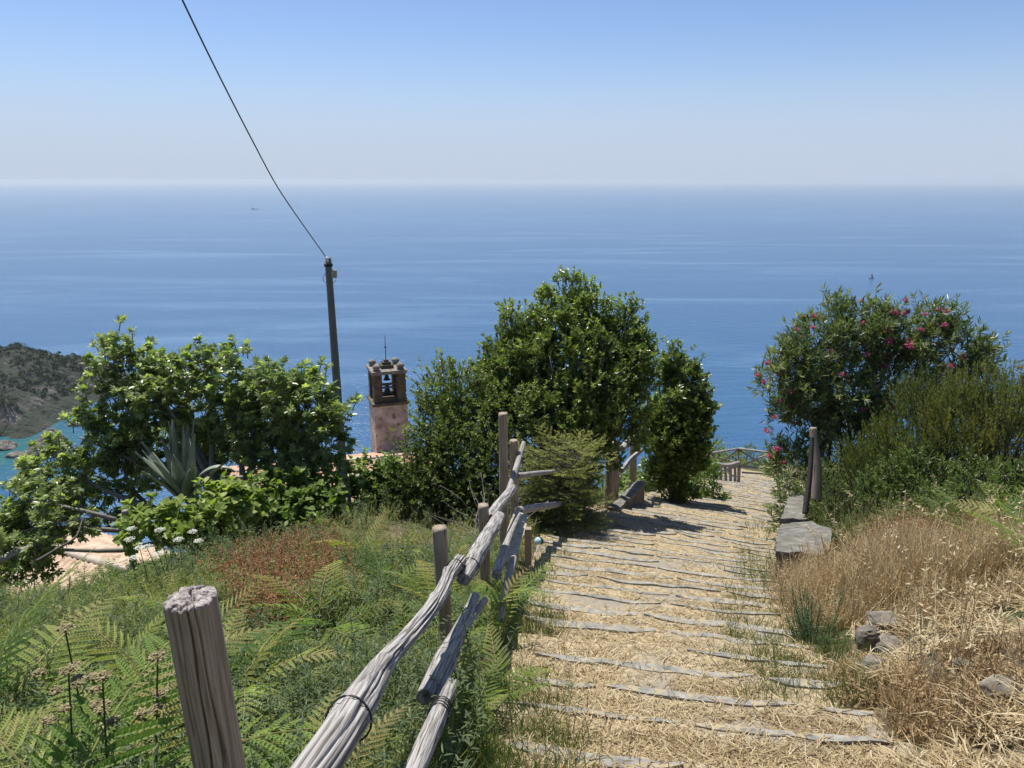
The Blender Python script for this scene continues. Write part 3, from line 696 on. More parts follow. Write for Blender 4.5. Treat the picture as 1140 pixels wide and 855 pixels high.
for (px, py, sz, pk, lab) in ((48, 506, (27, 22, 24), (.3, .1), 'pointed pale rock standing in the green water below the headland'),
                              (20, 510, (18, 9, 5), None, 'low flat rock left of the pointed sea rock'),
                              (2, 500, (16, 14, 9), (0, 0), 'rock shelf at the left edge under the headland cliff'),
                              (86, 474, (16, 12, 6), None, 'dark rock at the water line under the headland tip')):
    c = sea_at(px, py); tag(rock('sea_rock', c+np.array([0, 4, 0]), sz, int(px)+3, M['sea_rock'], peak=pk, sub=4), lab, 'rock')

# ------------------------------------------------------------------ boats
M['hull'] = noisemat('white_hull_paint', [(.3, (.70, .71, .72)), (.7, (.82, .82, .82))], scale=1, bump=0, rough=.3)
M['hull_dark'] = noisemat('dark_hull_paint', [(.3, (.05, .07, .10)), (.7, (.09, .11, .15))], scale=1, bump=0, rough=.4)
M['glass'] = noisemat('dark_window_glass', [(.3, (.02, .025, .03)), (.7, (.04, .05, .06))], scale=1, bump=0, rough=.1)
def hull_mb(L_, B, H):
    mb = MB(); n = 10; st = []
    for i in range(n+1):
        u = i/n; w_ = B/2*(1-max(0, (u-.45)/.55)**2.2)*(.82+.18*min(1, u*4)); s = H*(1+.35*u*u)
        st.append([(u*L_-L_/2, -w_, s), (u*L_-L_/2, -w_*.75, s*.15-.15*H), (u*L_-L_/2, 0, -.35*H), (u*L_-L_/2, w_*.75, s*.15-.15*H), (u*L_-L_/2, w_, s)])
    v = [p for r_ in st for p in r_]; f = []
    for i in range(n):
        for j in range(4): a = i*5+j; f.append((a, a+1, a+6, a+5))
        f.append((i*5, i*5+5, i*5+9, i*5+4))
    f.append((0, 1, 2, 3, 4)); mb.add(v, f); return mb
def motorboat(px, py, L_, rz, lab, dark=False):
    c = sea_at(px, py); t = thing('motorboat', lab, 'boat', c+np.array([0, 0, .1]), rz)
    hull_mb(L_, L_*.3, L_*.12).build('hull', M['hull_dark' if dark else 'hull'], t)
    mb = MB(); mb.box((-L_*.02, 0, L_*.19), (L_*.42, L_*.2, L_*.10)); mb.box((-L_*.06, 0, L_*.245), (L_*.3, L_*.17, .012*L_)); mb.build('cabin', M['hull'], t)
    mb = MB(); mb.box((L_*.0, 0, L_*.20), (L_*.40, L_*.206, L_*.035)); mb.build('windscreen', M['glass'], t)
    mb = MB(); mb.box((-L_*.52, 0, L_*.05), (L_*.06, L_*.07, L_*.16)); mb.build('outboard_motor', M['hull_dark'], t)
motorboat(125, 379, 12.5, R(158), 'long white motorboat on the sea just left of the fig tree top')
motorboat(546, 356, 3.4, R(70), 'small white boat on the sea beside the tall laurel crown')
c = sea_at(970, 310); t = thing('sailboat', 'tiny sailing boat alone on the open sea above the oleander', 'boat', c, R(150))
hull_mb(9, 2.6, 1.0).build('hull', M['hull_dark'], t)
v, q, u = tube([(0.4, 0, .8), (0.4, 0, 11)], [.09, .05], nseg=6); link('mast', mesh_np('mast', v, q, M['steel'], uv=u), t)
mb = MB(); mb.add([(.3, -.02, 1.7), (-3.6, -.5, 1.7), (.3, -.02, 10.4), (.3, .03, 1.7), (-3.6, -.44, 1.7), (.3, .03, 10.4)], [(0, 1, 2), (5, 4, 3), (0, 3, 4, 1), (1, 4, 5, 2), (2, 5, 3, 0)]); mb.build('sail', M['hull_dark'], t)
c = sea_at(284, 233); t = thing('ship', 'far dark ship near the horizon on the left', 'ship', c, R(4))
hull_mb(45, 9, 3.0).build('hull', M['hull_dark'], t)
mb = MB(); mb.box((-14, 0, 5), (9, 7, 6)); mb.box((-15, 0, 9), (5, 5, 2.5)); mb.box((-17.5, 0, 11.5), (2, 2, 4)); mb.build('superstructure', M['hull_dark'], t)

# ------------------------------------------------------------------ church with bell tower
M['plaster'] = noisemat('pink_plaster', [(.28, (.17, .125, .105)), (.45, (.39, .335, .30)), (.62, (.54, .475, .435)), (.8, (.62, .56, .52))], scale=1.2, detail=12, bump=.3, rough=.95, two=(2.6, .54, .70, (.17, .12, .10)), distort=.5)
M['tower_stone'] = noisemat('dark_tower_stone', [(.3, (.06, .05, .038)), (.5, (.10, .08, .055)), (.7, (.18, .145, .10))], scale=2.2, detail=10, bump=.6, dist=.05)
M['tower_cap'] = noisemat('weathered_cap_stone', [(.3, (.12, .11, .095)), (.7, (.30, .275, .235))], scale=3, detail=10, bump=.4)
M['bronze'] = noisemat('bronze_bell', [(.3, (.03, .035, .03)), (.7, (.08, .08, .06))], scale=4, bump=0, rough=.5)
M['tile'] = noisemat('terracotta_tiles', [(.3, (.30, .15, .09)), (.5, (.50, .29, .18)), (.7, (.62, .43, .31))], scale=2.5, detail=8, bump=.3, two=(.9, .52, .68, (.45, .40, .33)))
TZ = 55.0
tc0 = P(427, 412, TZ); H_ = tc0[1]
def zat(py): return -math.tan(PITCH+math.atan((py-CYP)/F))*H_
yaw = R(20)
zt, zl, zb = zat(413), zat(450), zat(513)
W_ = 2.5; half = W_/2
tower = thing('bell_tower', 'pink plastered bell tower with dark stone belfry rising before the sea', 'bell tower', (tc0[0], H_+1.2, zb-7.5), yaw)
b0 = zb-7.5
mb = MB(); mb.box((0, 0, (zl-b0)/2), (W_, W_, zl-b0)); mb.build('shaft', M['plaster'], tower)
mb = MB(); mb.box((0, 0, zl-b0+.05), (W_+.30, W_+.30, .14)); mb.box((0, 0, zl-b0-.06), (W_+.14, W_+.14, .09)); mb.build('cornice', M['tower_stone'], tower)
mb = MB(); pz0, pz1 = zl-b0+.12, zt-b0-.26; pw = .62
for sx in (-1, 1):
    for sy in (-1, 1):
        zz = pz0; k_ = 0
        while zz < pz1-.02:                        # quoined courses
            hz = min(.27, pz1-zz); e_ = .02*(k_ % 2)
            mb.box((sx*(half-.05-pw/2), sy*(half-.05-pw/2), zz+hz/2), (pw+e_, pw+e_, hz-.012), jit=.008); zz += hz; k_ += 1
for s_ in (-1, 1):                                 # low parapets closing the foot of each opening
    mb.box((0, s_*(half-.35), pz0+.16), (W_-2*pw-.1, .34, .32)); mb.box((s_*(half-.35), 0, pz0+.20), (.34, W_-2*pw-.1, .40))
mb.build('belfry_piers', M['tower_stone'], tower)
for s_ in (-1,):
    for args in (((0, s_*(half-.35), pz0+1.36), (W_-2*pw-.1, .22, .13)), ((0, s_*(half-.35), pz0+1.10), (W_-2*pw-.1, .20, .09))):
        mb = MB(); mb.box(*args); mb.build('crossbeam', M['tower_stone'], tower)

mb = MB(); mb.box((0, 0, zt-b0-.13), (W_+.12, W_+.12, .22)); mb.box((0, 0, zt-b0-.265), (W_-.02, W_-.02, .05)); slabo = mb.build('roof_slab', M['tower_cap'], tower)
def lathe(prof, n=20):
    V, Fq = [], []
    for r_, z_ in prof:
        for j in range(n): a = 2*math.pi*j/n; V.append((r_*math.cos(a), r_*math.sin(a), z_))
    for i in range(len(prof)-1):
        for j in range(n): Fq.append((i*n+j, i*n+(j+1) % n, (i+1)*n+(j+1) % n, (i+1)*n+j))
    return V, Fq
for sx in (-1, 1):
    for sy in (-1, 1):
        mb = MB(); v, f = lathe([(.27, 0), (.27, .06), (.16, .09), (.25, .16), (.30, .27), (.27, .38), (.15, .47), (.001, .50)]); mb.add([(a+sx*(half-.36), b_+sy*(half-.36), c_+zt-b0-.02) for a, b_, c_ in v], f)
        mb.build('ball_finial', M['tower_cap'], tower, smooth=True)
mb = MB(); top = zt-b0-.02; mb.box((0, 0, top+.13), (.95, .95, .26)); mb.box((0, 0, top+.36), (.62, .62, .20)); mb.box((0, 0, top+.53), (.34, .34, .14)); ped = mb.build('pedestal', M['tower_stone'], tower)
v, q, u = tube([(0, 0, top+.6), (0, 0, top+2.45)], [.035, .018], nseg=6, n=4); v2, q2, u2 = tube([(-.10, 0, top+1.55), (.10, 0, top+1.55)], [.045, .045], nseg=6, n=3)
pp = join([(v, q, u), (v2, q2, u2)]); link('iron_cross', mesh_np('iron_cross', pp[0], pp[1], M['metal_dark'], uv=pp[2]), ped)
for (zz, sc) in ((pz0+1.0, 1.0), (pz0+1.95, .8)):
    mb = MB(); v, f = lathe([(.001, 0), (.12*sc, -.02), (.16*sc, -.10), (.19*sc, -.3*sc), (.25*sc, -.5*sc), (.36*sc, -.62*sc), (.34*sc, -.62*sc), (.2*sc, -.4*sc)]); mb.add([(a, b_, c_+zz) for a, b_, c_ in v], f)
    mb.box((0, 0, zz+.05), (.5*sc, .10, .10)); mb.build('bell', M['bronze'], tower, smooth=False)

def tiled_roof(name, W2, D2, rise, mat, parent, z0, ridge=True):
    """gable roof, ridge along X; corrugated tile rows run down both slopes"""
    nx = int(W2/.22)*6; xs = np.linspace(-W2/2, W2/2, nx+1); parts_ = []
    for sgn in (-1, 1):
        nr = int(D2/2/.34); us = np.repeat(np.arange(nr+1), 2)[1:-1]/nr; off = np.tile([.0, .025], nr)
        us = us[:len(off)]
        X, U = np.meshgrid(xs, us); O = np.broadcast_to(off[:, None], X.shape)
        Zz = z0+rise*(1-U) + .045*np.abs(np.sin(X*math.pi/.22)) + O*0+ .02*(1-np.mod(U*nr, 1)) + (vnoise(X*3, U*9, 0, 6)-.5)*.02
        Yv = sgn*U*D2/2
        V = np.stack([X, Yv, Zz], -1).reshape(-1, 3); ny, nxx = X.shape
        i = np.arange(ny-1)[:, None]*nxx+np.arange(nxx-1)[None]; Q = np.stack([i, i+1, i+nxx+1, i+nxx], -1).reshape(-1, 4)
        parts_.append((V, Q, V[:, :2]))
    pp = join(parts_); o = link(name, mesh_np(name, pp[0], pp[1], mat, uv=pp[2]), parent)
    if ridge:
        mb = MB(); x_ = -W2/2
        while x_ < W2/2:
            v = []; r_ = .13+random.uniform(-.008, .008)
            for xx, rr_ in ((x_, r_), (x_+.42, r_*.86)):
                for j in range(7): a = math.pi*j/6; v.append((xx, rr_*math.cos(a), z0+rise+.02+rr_*math.sin(a)*.9))
            mb.add(v, [(j, j+1, j+8, j+7) for j in range(6)]); x_ += .38
        mb.build('ridge_tiles', M['ridge'], o, smooth=True)
    return o
M['ridge'] = noisemat('pale_ridge_tiles', [(.3, (.34, .27, .21)), (.7, (.60, .52, .43))], scale=6, bump=.3)
def house(name, lab, cat, c, W2, D2, Hh, rise, rz, wallmat, tilemat, wins=()):
    t = thing(name, lab, cat, c, rz)
    mb = MB(); w_, d_ = W2/2-.3, D2/2-.35
    mb.add([(-w_, -d_, 0), (w_, -d_, 0), (w_, d_, 0), (-w_, d_, 0), (-w_, -d_, Hh-.02), (w_, -d_, Hh-.02), (w_, d_, Hh-.02), (-w_, d_, Hh-.02), (-w_, 0, Hh+rise*.93-.1), (w_, 0, Hh+rise*.93-.1)],
           [(0, 3, 2, 1), (0, 1, 5, 4), (2, 3, 7, 6), (1, 2, 6, 9, 5), (3, 0, 4, 8, 7), (4, 5, 9, 8), (6, 7, 8, 9)])
    mb.build('wall', wallmat, t)
    tiled_roof('roof', W2, D2, rise, tilemat, t, Hh)
    for (wx, wz, side) in wins:
        mb = MB(); mb.box((wx, side*(d_+.01), wz), (.9, .10, 1.3)); f = mb.build('window', M['ridge'], t)
        mb = MB(); mb.box((wx, side*(d_+.05), wz), (.72, .06, 1.1)); mb.build('pane', M['glass'], f)
    return t
rp = P(418, 514, 51.0)
nave = house('church_nave', 'church roof of orange clay tiles at the foot of the bell tower', 'church', (rp[0]-3.0, rp[1]+.3, rp[2]-6.9-1.6), 15.5, 10.5, 6.8, 1.55, R(16), M['plaster'], M['tile'], [(-4, 4, -1), (0, 4, -1), (4, 4, -1)])
M['wall_beige'] = noisemat('beige_render', [(.3, (.32, .26, .19)), (.7, (.52, .44, .34))], scale=1.5, bump=.3)
M['tile_pale'] = noisemat('faded_clay_tiles', [(.3, (.36, .24, .16)), (.5, (.54, .40, .28)), (.7, (.66, .54, .41))], scale=3, detail=8, bump=.3)
hp = P(72, 631, 20.5)
house('terrace_house', 'house with faded beige tiled roof showing below the left end of the fig tree', 'house', (hp[0]-.3, hp[1]+.6, hp[2]-3.0), 4.2, 4.6, 2.3, .8, R(-24), M['wall_beige'], M['tile_pale'], [(1, 1.2, -1)])
hp = P(330, 548, 36.0)
house('village_house', 'house with rosy clay roof glimpsed through the gap right of the fig trunk', 'house', (hp[0], hp[1]+1, hp[2]-5.0), 8, 6.4, 4.0, 1.2, R(10), M['wall_beige'], M['tile'], [(1, 2, -1)])

# ------------------------------------------------------------------ utility pole and cable
pt = P(365, 287, 19.5); pb = P(379, 520, 19.5); pb = np.array([pt[0]+.05, pt[1]+.05, float(ground(pt[0], pt[1]))-.3])
pole = thing('utility_pole', 'tall dark wooden utility pole rising behind the fig tree', 'utility pole', pb)
hz = pt[2]-pb[2]; v, q, u = tube([(0, 0, 0), (-.02, -.02, hz*.5), (-.05, -.05, hz)], [.14, .12, .088], nseg=16, n=30, rough=.04, seed=3, cracks=5)
link('shaft', mesh_np('shaft', v, q, M['wood_dark'], uv=u, smooth=True), pole)
mb = MB(); mb.box((.09, -.06, hz-.42), (.13, .10, .20)); mb.build('junction_box', M['ridge'], pole)
v, q, u = tube([(-.05+.17*math.cos(a), -.05+.03, hz-.55+.14*math.sin(a)) for a in np.linspace(0, 6.1, 12)], [.007]*3, nseg=5, n=30); link('cable_loop', mesh_np('cable_loop', v, q, M['wire'], uv=u), pole)
mb = MB(); v, f = lathe([(.0, 0), (.035, 0), (.05, .03), (.03, .06), (.05, .09), (.03, .13), (.0, .14)], 12); mb.add([(a-.05, b_-.15, c_+hz-.10) for a, b_, c_ in v], f); mb.build('insulator', M['hull'], pole, smooth=True)
mb = MB(); v, f = lathe([(.095, -.12), (.115, -.12), (.115, -.05), (.095, -.05)], 16); mb.add([(a-.05, b_-.05, c_+hz-.1) for a, b_, c_ in v], f); mb.build('steel_band', M['metal_dark'], pole, smooth=True)
img = [(363, 286.5), (326, 234), (305, 201.5), (281.5, 157.5), (258, 112), (230.7, 57.5), (203.5, 1), (177, -54)]
kk = np.linspace(0, 1, len(img)); inv = 1/19.45+(1/9.0-1/19.45)*np.array([(285-p[1])/335 for p in img])
pts = [P(px, py, 1/iv) for (px, py), iv in zip(img, inv)]
d = pts[-1]-pts[-3]; d /= np.linalg.norm(d)
for s_ in (2, 5): pts.append(pts[7]+d*s_)
tag(tubeobj('overhead_cable', pts, [.013]*2, M['wire'], nseg=6, n=80), 'thin black cable running from the pole top up out of the picture', 'cable')

# ------------------------------------------------------------------ rustic log fence along the steps (near)
def post(name, lab, pxt, pyt, z, rad, mat='wood_brown', lean=(0, 0), depth=.35, cat='post', group=None, seed=1, dz=None, nseg=20, rough=.05, cracks=6):
    tp = P(pxt, pyt, z); gz = float(ground(tp[0]+lean[0], tp[1]+lean[1]))-.15
    b_ = np.array([tp[0]+lean[0], tp[1]+lean[1], gz])
    t = thing(name, lab, cat, b_, 0, group)
    mid = (tp-b_)*.5+np.array([.008, 0, 0])
    v, q, u = tube([(0, 0, 0), mid, tp-b_], [rad*1.08, rad*1.02, rad*.97], nseg=nseg, n=max(12, int((tp-b_)[2]*30)), rough=rough, seed=seed, cracks=cracks, cap_rough=.0)
    link('shaft', mesh_np('shaft', v, q, M[mat], uv=u, smooth=True), t)
    return t, tp, b_
# foreground post with a ragged sawn top
tp = P(212, 668, 1.72); gz = float(ground(tp[0]+.05, tp[1]))-.2; b_ = np.array([tp[0]+.055, tp[1]+.0, gz])
t = thing('fence_post', 'thick grey foreground post with a ragged sawn top', 'post', b_)
v, q, u = tube([(0, 0, 0), (tp-b_)*.5+np.array([.003, 0, 0]), tp-b_], [.061, .059, .0575], nseg=192, n=170, rough=.035, seed=8, cracks=14, caps=False, deep=[(2.72, .045, .45, .9), (3.35, .035, .35, .75), (2.2, .03, .3, .3), (3.75, .03, .25, .5), (3.0, .02, .2, .35)])
o_ = link('shaft', mesh_np('shaft', v, q, M['wood_brown'], uv=u, smooth=True), t)
V = v.reshape(170, 192, 3); rim = V[-1]; c0 = rim.mean(0); vs = [rim]; uvs = []
r5 = np.random.default_rng(2)
for k_, s_ in enumerate(np.linspace(.985, .02, 22)):
    ring = c0+(rim-c0)*s_; a = np.linspace(0, 2*math.pi, 192, endpoint=False)
    hgt = (fbm(ring[:, 0]*130, ring[:, 1]*130, 0, 5, 4)-.35)*.016 + .007*(1-s_) + .010*(fbm(ring[:, 0]*35, ring[:, 1]*35, 0, 15, 2)-.5)
    crack = np.exp(-(((ring[:, 0]-c0[0])*1.0+.010*np.sin(ring[:, 1]*90)-.004)/.0028)**2)*(ring[:, 1] > c0[1]-.05)*.022
    ring = ring+np.stack([0*a, 0*a, hgt-crack+.004], -1); vs.append(ring)
VV = np.vstack(vs); nk = len(vs); i = np.arange(nk-1)[:, None]*192; j = np.arange(192)[None]; j2 = (j+1) % 192
Q = np.stack([i+j, i+j2, i+192+j2, i+192+j], -1).reshape(-1, 4)
link('sawn_top', mesh_np('sawn_top', VV, Q, M['wood_end'], smooth=True), t)

post('fence_post', 'brown post behind the top log where two logs meet', 489, 587, 4.75, .047, seed=11, lean=(.02, 0))
post('fence_post', 'short dark post half hidden behind the second top log', 538, 562, 6.7, .050, 'wood_brown', seed=12)
post('fence_post', 'tallest dark fence post standing where the log fence turns', 560, 460, 8.3, .052, 'wood_brown', seed=13)
post('fence_post', 'slimmer brown post just right of the tallest fence post', 572, 490, 8.7, .050, 'wood_brown', seed=14)
def logrun(name, lab, pts, rad, mat='wood_grey', cat='log rail', nseg=48, seed=1, rough=.10, cracks=10, n=None, knots=(), group=None, deep=()):
    L_ = sum(np.linalg.norm(np.array(pts[i+1])-np.array(pts[i])) for i in range(len(pts)-1))
    v, q, u = tube(pts, rad, nseg=nseg, n=n or max(16, int(L_*45)), rough=rough, seed=seed, cracks=cracks, knots=knots, cap_rough=.12, deep=deep)
    o = link(name, mesh_np(name, v, q, M[mat], uv=u, smooth=True)); return tag(o, lab, cat, group)
def wirering(c, axis, r_, turns, lab, parent=None, th=.0035):
    axis = axis/np.linalg.norm(axis); ref = np.cross(axis, (0, 0, 1.)); ref /= np.linalg.norm(ref); w2 = np.cross(axis, ref)
    a = np.linspace(0, 2*math.pi*turns, int(22*turns)); pts = [c+r_*(1+.03*math.sin(3*x_))*(math.cos(x_)*ref+math.sin(x_)*w2)+axis*.008*x_/6.28 for x_ in a]
    v, q, u = tube(pts, [th, th], nseg=6, n=len(pts)); o = link('binding_wire', mesh_np('binding_wire', v, q, M['wire'], uv=u, smooth=True), parent)
    return o
A = [P(318, 905, 1.85), P(370, 830, 2.05), P(400, 782, 2.35), P(428, 738, 2.8), P(457, 706, 3.2), P(489, 664, 3.75), P(500, 640, 4.2), P(512, 624, 4.6)]
r1 = logrun('log_rail', 'long bleached top log with a swollen lower end, nearest on the fence', A, [.052, .056, .059, .042, .037, .036, .034, .041], seed=21, cracks=22, rough=.16, nseg=96, n=220, knots=((.50, 2.2, .024, .05), (.9, 5.0, .014, .05), (1.5, 1.2, .012, .03), (1.9, 3.2, .012, .035), (2.4, 4, .014, .04), (2.65, 1.5, .012, .03)), deep=((1.5, .05, .35, .8), (.9, .04, .3, .6), (2.1, .05, .3, .95), (5.6, .05, .3, .9), (.1, .04, .3, .7)))
wirering(A[1]*.45+A[2]*.55, A[2]-A[1], .069, 1.1, None, r1, .0035)
wirering(A[-1]-(A[-1]-A[-2])*.5, A[-1]-A[-2], .048, 1.4, None, r1)
B_ = [P(516, 645, 4.45), P(523, 632, 4.7), P(537, 606, 5.5), P(551, 583, 6.4), P(556, 575, 6.8)]
r2 = logrun('log_rail', 'second bleached top log, thick and cracked, above the first post', B_, [.040, .055, .060, .058, .050], seed=22, cracks=12, rough=.13)
wirering(B_[1], B_[2]-B_[1], .060, 1.3, None, r2)
C_ = [P(544, 578, 6.75), P(556, 562, 7.4), P(571, 544, 8.2)]
logrun('log_rail', 'third top log, smooth and pale, below the tallest post', C_, [.055, .055, .050], seed=23, cracks=3, rough=.06)
D_ = [P(566, 548, 8.1), P(575, 520, 8.5), P(583, 493, 8.9)]
logrun('log_rail', 'thin pale pole slanting up between the two tall posts', D_, [.035, .034, .026], seed=24, cracks=3, rough=.07, nseg=20)
E_ = [P(452, 880, 2.45), P(468, 842, 2.7), P(486, 800, 3.05), P(502, 762, 3.45)]
r3_ = logrun('log_rail', 'nearest lower log, pale and split, bound with wire', E_, [.036, .040, .040, .032], seed=25, cracks=12, rough=.12)
for s_ in (0, .018, .036, .05): wirering(E_[2]+(E_[3]-E_[2])*(.1+s_*4), E_[3]-E_[2], .044, 1.1, None, r3_, .003)
F_ = [P(472, 776, 3.3), P(492, 735, 3.75), P(512, 700, 4.3), P(529, 664, 4.9)]
logrun('log_rail', 'flat grey lower board in the shade under the top log', F_, [.036, .044, .040, .03], seed=26, cracks=5, rough=.08)
G_ = [P(487, 778, 3.35), P(503, 738, 3.8), P(518, 700, 4.35), P(540, 668, 5.0)]
logrun('log_rail', 'slim white lower pole running beside the shaded board', G_, [.022, .024, .026, .022], seed=27, cracks=4, rough=.08, nseg=24)
H2 = [P(553, 640, 5.9), P(563, 607, 6.9), P(577, 573, 8.0)]
logrun('log_rail', 'pale pole leaning beside the wooden plank', H2, [.042, .038, .030], seed=28, cracks=4, rough=.08, nseg=28)
I2 = [P(557, 690, 5.4), P(563, 655, 6.0), P(572, 622, 6.8)]
logrun('log_rail', 'short pale pole dropping below the wooden plank into the fern', I2, [.024, .030, .034], seed=29, cracks=4, rough=.08, nseg=28)
J2 = [P(575, 530, 8.8), P(598, 527, 10.2), P(624, 524, 12.2)]
logrun('log_rail', 'upper level pole running right from the tall posts into the dark bush', J2, [.036, .036, .03], seed=30, cracks=2, rough=.06, nseg=20)
J3 = [P(577, 569, 8.5), P(597, 565, 9.8), P(626, 561, 11.9)]
logrun('log_rail', 'lower level pole running right from the tall posts into the dark bush', J3, [.05, .05, .04], seed=31, cracks=2, rough=.08, nseg=20)
# plank
p0, p1 = P(563, 628, 7.0), P(580, 573, 8.45)
def plank(name, lab, p0, p1, w_, th, mat, roll=0.0, cat='plank'):
    d = p1-p0; ln = np.linalg.norm(d); d = d/ln; s = np.cross(d, (0, 0, 1.)); s /= np.linalg.norm(s); n_ = np.cross(s, d)
    s, n_ = s*math.cos(roll)+n_*math.sin(roll), n_*math.cos(roll)-s*math.sin(roll)
    nn_ = 14; V = []
    for i in range(nn_+1):
        u_ = i/nn_; wv = w_*(1+random.uniform(-.06, .06)); c = p0+d*ln*u_
        for a_, b2 in ((-1, -1), (1, -1), (1, 1), (-1, 1)): V.append(c+s*wv/2*a_+n_*th/2*b2)
    Fq = [(0, 1, 2, 3)[::-1], tuple(nn_*4+k3 for k3 in range(4))]
    for i in range(nn_):
        for j in range(4): Fq.append((i*4+j, i*4+(j+1) % 4, i*4+4+(j+1) % 4, i*4+4+j))
    mb = MB(); mb.add(V, Fq); o = mb.build(name, M[mat]); return tag(o, lab, cat)
plank('wooden_plank', 'wide pale plank leaning at the foot of the tall posts', p0, p1, .17, .05, 'plank', roll=-.25)
plank('fence_post', 'squared stub standing under the leaning plank', np.append(P(588, 590, 8.0)[:2], float(ground(*P(588, 590, 8.0)[:2]))-.1), P(588, 588, 8.0), .07, .07, 'wood_brown', cat='post')
# small pipe valve beside the plank
c = hit(598, 611); t = thing('water_valve', 'small dark pipe valve with a pale blue-white cap beside the plank', 'valve', c+np.array([0, 0, .02]))
M['cap_blue'] = noisemat('pale_blue_plastic', [(.3, (.45, .62, .68)), (.7, (.60, .76, .80))], scale=20, bump=0, rough=.35)
M['valve'] = noisemat('dark_green_plastic', [(.3, (.02, .035, .035)), (.7, (.05, .07, .07))], scale=20, bump=.1, rough=.4)
def lathe_obj(name, prof, mat, parent, base, axis):
    v, f = lathe(prof, 18); ax = Vector(axis).normalized().to_track_quat('Z', 'Y').to_matrix(); mb = MB(); mb.add([ax @ Vector(p)+Vector(base) for p in v], f); return mb.build(name, mat, parent, smooth=True)
ax = (-.25, -.8, .45)
lathe_obj('body', [(.0, 0), (.045, 0), (.05, .02), (.05, .09), (.062, .095), (.062, .12), (.05, .125), (.05, .17), (.0, .17)], M['valve'], t, (.05, .09, .05), ax)
lathe_obj('cap', [(.0, .192), (.04, .190), (.05, .18), (.052, .171), (.0, .171)], M['cap_blue'], t, (.05, .09, .05), ax)
lathe_obj('metal_collar', [(.0, -.03), (.05, -.03), (.05, .0), (.03, .0)], M['steel'], t, (.06, .12, .02), ax)

# ------------------------------------------------------------------ second fence stretch on the low wall
zf = 16.8
post('fence_post', 'dark brown post on the low wall, left of a pair', 686, 492, zf-1.0, .085, seed=41)
post('fence_post', 'dark brown post at the far corner of the low wall', 706, 478, zf+.6, .085, seed=42)
post('fence_post', 'split dark post half swallowed by the juniper branches', 679, 500, zf-1.6, .08, seed=43)
logrun('log_rail', 'short white upper rail on the low wall fence', [P(692, 500, zf-.8), P(702, 489, zf), P(713, 477, zf+.8)], [.07, .075, .06], seed=44, cracks=2, nseg=20, rough=.06)
logrun('log_rail', 'short grey middle rail on the low wall fence', [P(692, 524, zf-.8), P(702, 512, zf), P(714, 501, zf+.8)], [.055, .06, .05], seed=45, cracks=2, nseg=20, rough=.06)
# low rubble wall with sloping mortar coping
def wall_between(name, lab, a, b_, top_a, top_b, thick, mat, copemat, seed, n=14):
    a, b_ = np.array(a), np.array(b_); t = thing(name, lab, 'wall', (a+b_)/2)
    o0 = (a+b_)/2; d = b_-a; d[2] = 0; ln = np.linalg.norm(d); d = d/ln; s = np.array([d[1], -d[0], 0])
    V, Fq = [], []; r4 = np.random.default_rng(seed); ny = 7; rowsv = []
    for i in range(n+1):
        u_ = i/n; g = float(ground(*(a+d*ln*u_)[:2]))-.4; tz = top_a+(top_b-top_a)*u_
        prof = []
        for k3 in range(ny+1):
            z = g+(tz-g)*k3/ny; prof.append((thick/2, z))
        for (sx, z) in prof: rowsv.append(a*[1, 1, 0]+d*ln*u_+s*(sx+r4.uniform(-.03, .03))+np.array([0, 0, z]))
        for (sx, z) in prof[::-1]: rowsv.append(a*[1, 1, 0]+d*ln*u_+s*(-sx+r4.uniform(-.03, .03))+np.array([0, 0, z]))
    m_ = 2*(ny+1); V = [p-o0 for p in rowsv]
    for i in range(n):
        for j in range(m_): Fq.append((i*m_+j, i*m_+(j+1) % m_, (i+1)*m_+(j+1) % m_, (i+1)*m_+j))
    Fq.append(tuple(range(m_))[::-1]); Fq.append(tuple(n*m_+j for j in range(m_)))
    mb = MB(); mb.add(V, Fq); mb.build('masonry', M[mat], t)
    mb = MB(); V, Fq = [], []
    for i in range(n+1):
        u_ = i/n; tz = top_a+(top_b-top_a)*u_+.003; w2 = thick/2+.03; e = [r4.uniform(-.02, .02) for _ in range(4)]
        c = a*[1, 1, 0]+d*ln*u_-o0
        V += [c+s*(w2+e[0])+(0, 0, tz-.02), c+s*(w2+e[1])+(0, 0, tz+.045), c+s*.0+(0, 0, tz+.06+e[3]*.5), c-s*(w2+e[2])+(0, 0, tz+.045), c-s*(w2+e[3])+(0, 0, tz-.02)]
    for i in range(n):
        for j in range(5): Fq.append((i*5+j, i*5+(j+1) % 5, i*5+5+(j+1) % 5, i*5+5+j))
    Fq.append((0, 1, 2, 3, 4)[::-1]); Fq.append(tuple(n*5+j for j in range(5))); mb.add(V, Fq); mb.build('coping', M[copemat], t)
    return t
a = P(682, 575, 15.3); b_ = P(713, 565, 17.2)
wall_between('rubble_wall', 'low rubble wall with pale sloping top under the short fence rails', a, b_, P(680, 570, 15.2)[2], P(713, 535, 17.2)[2], .16, 'rock', 'concrete', 3)

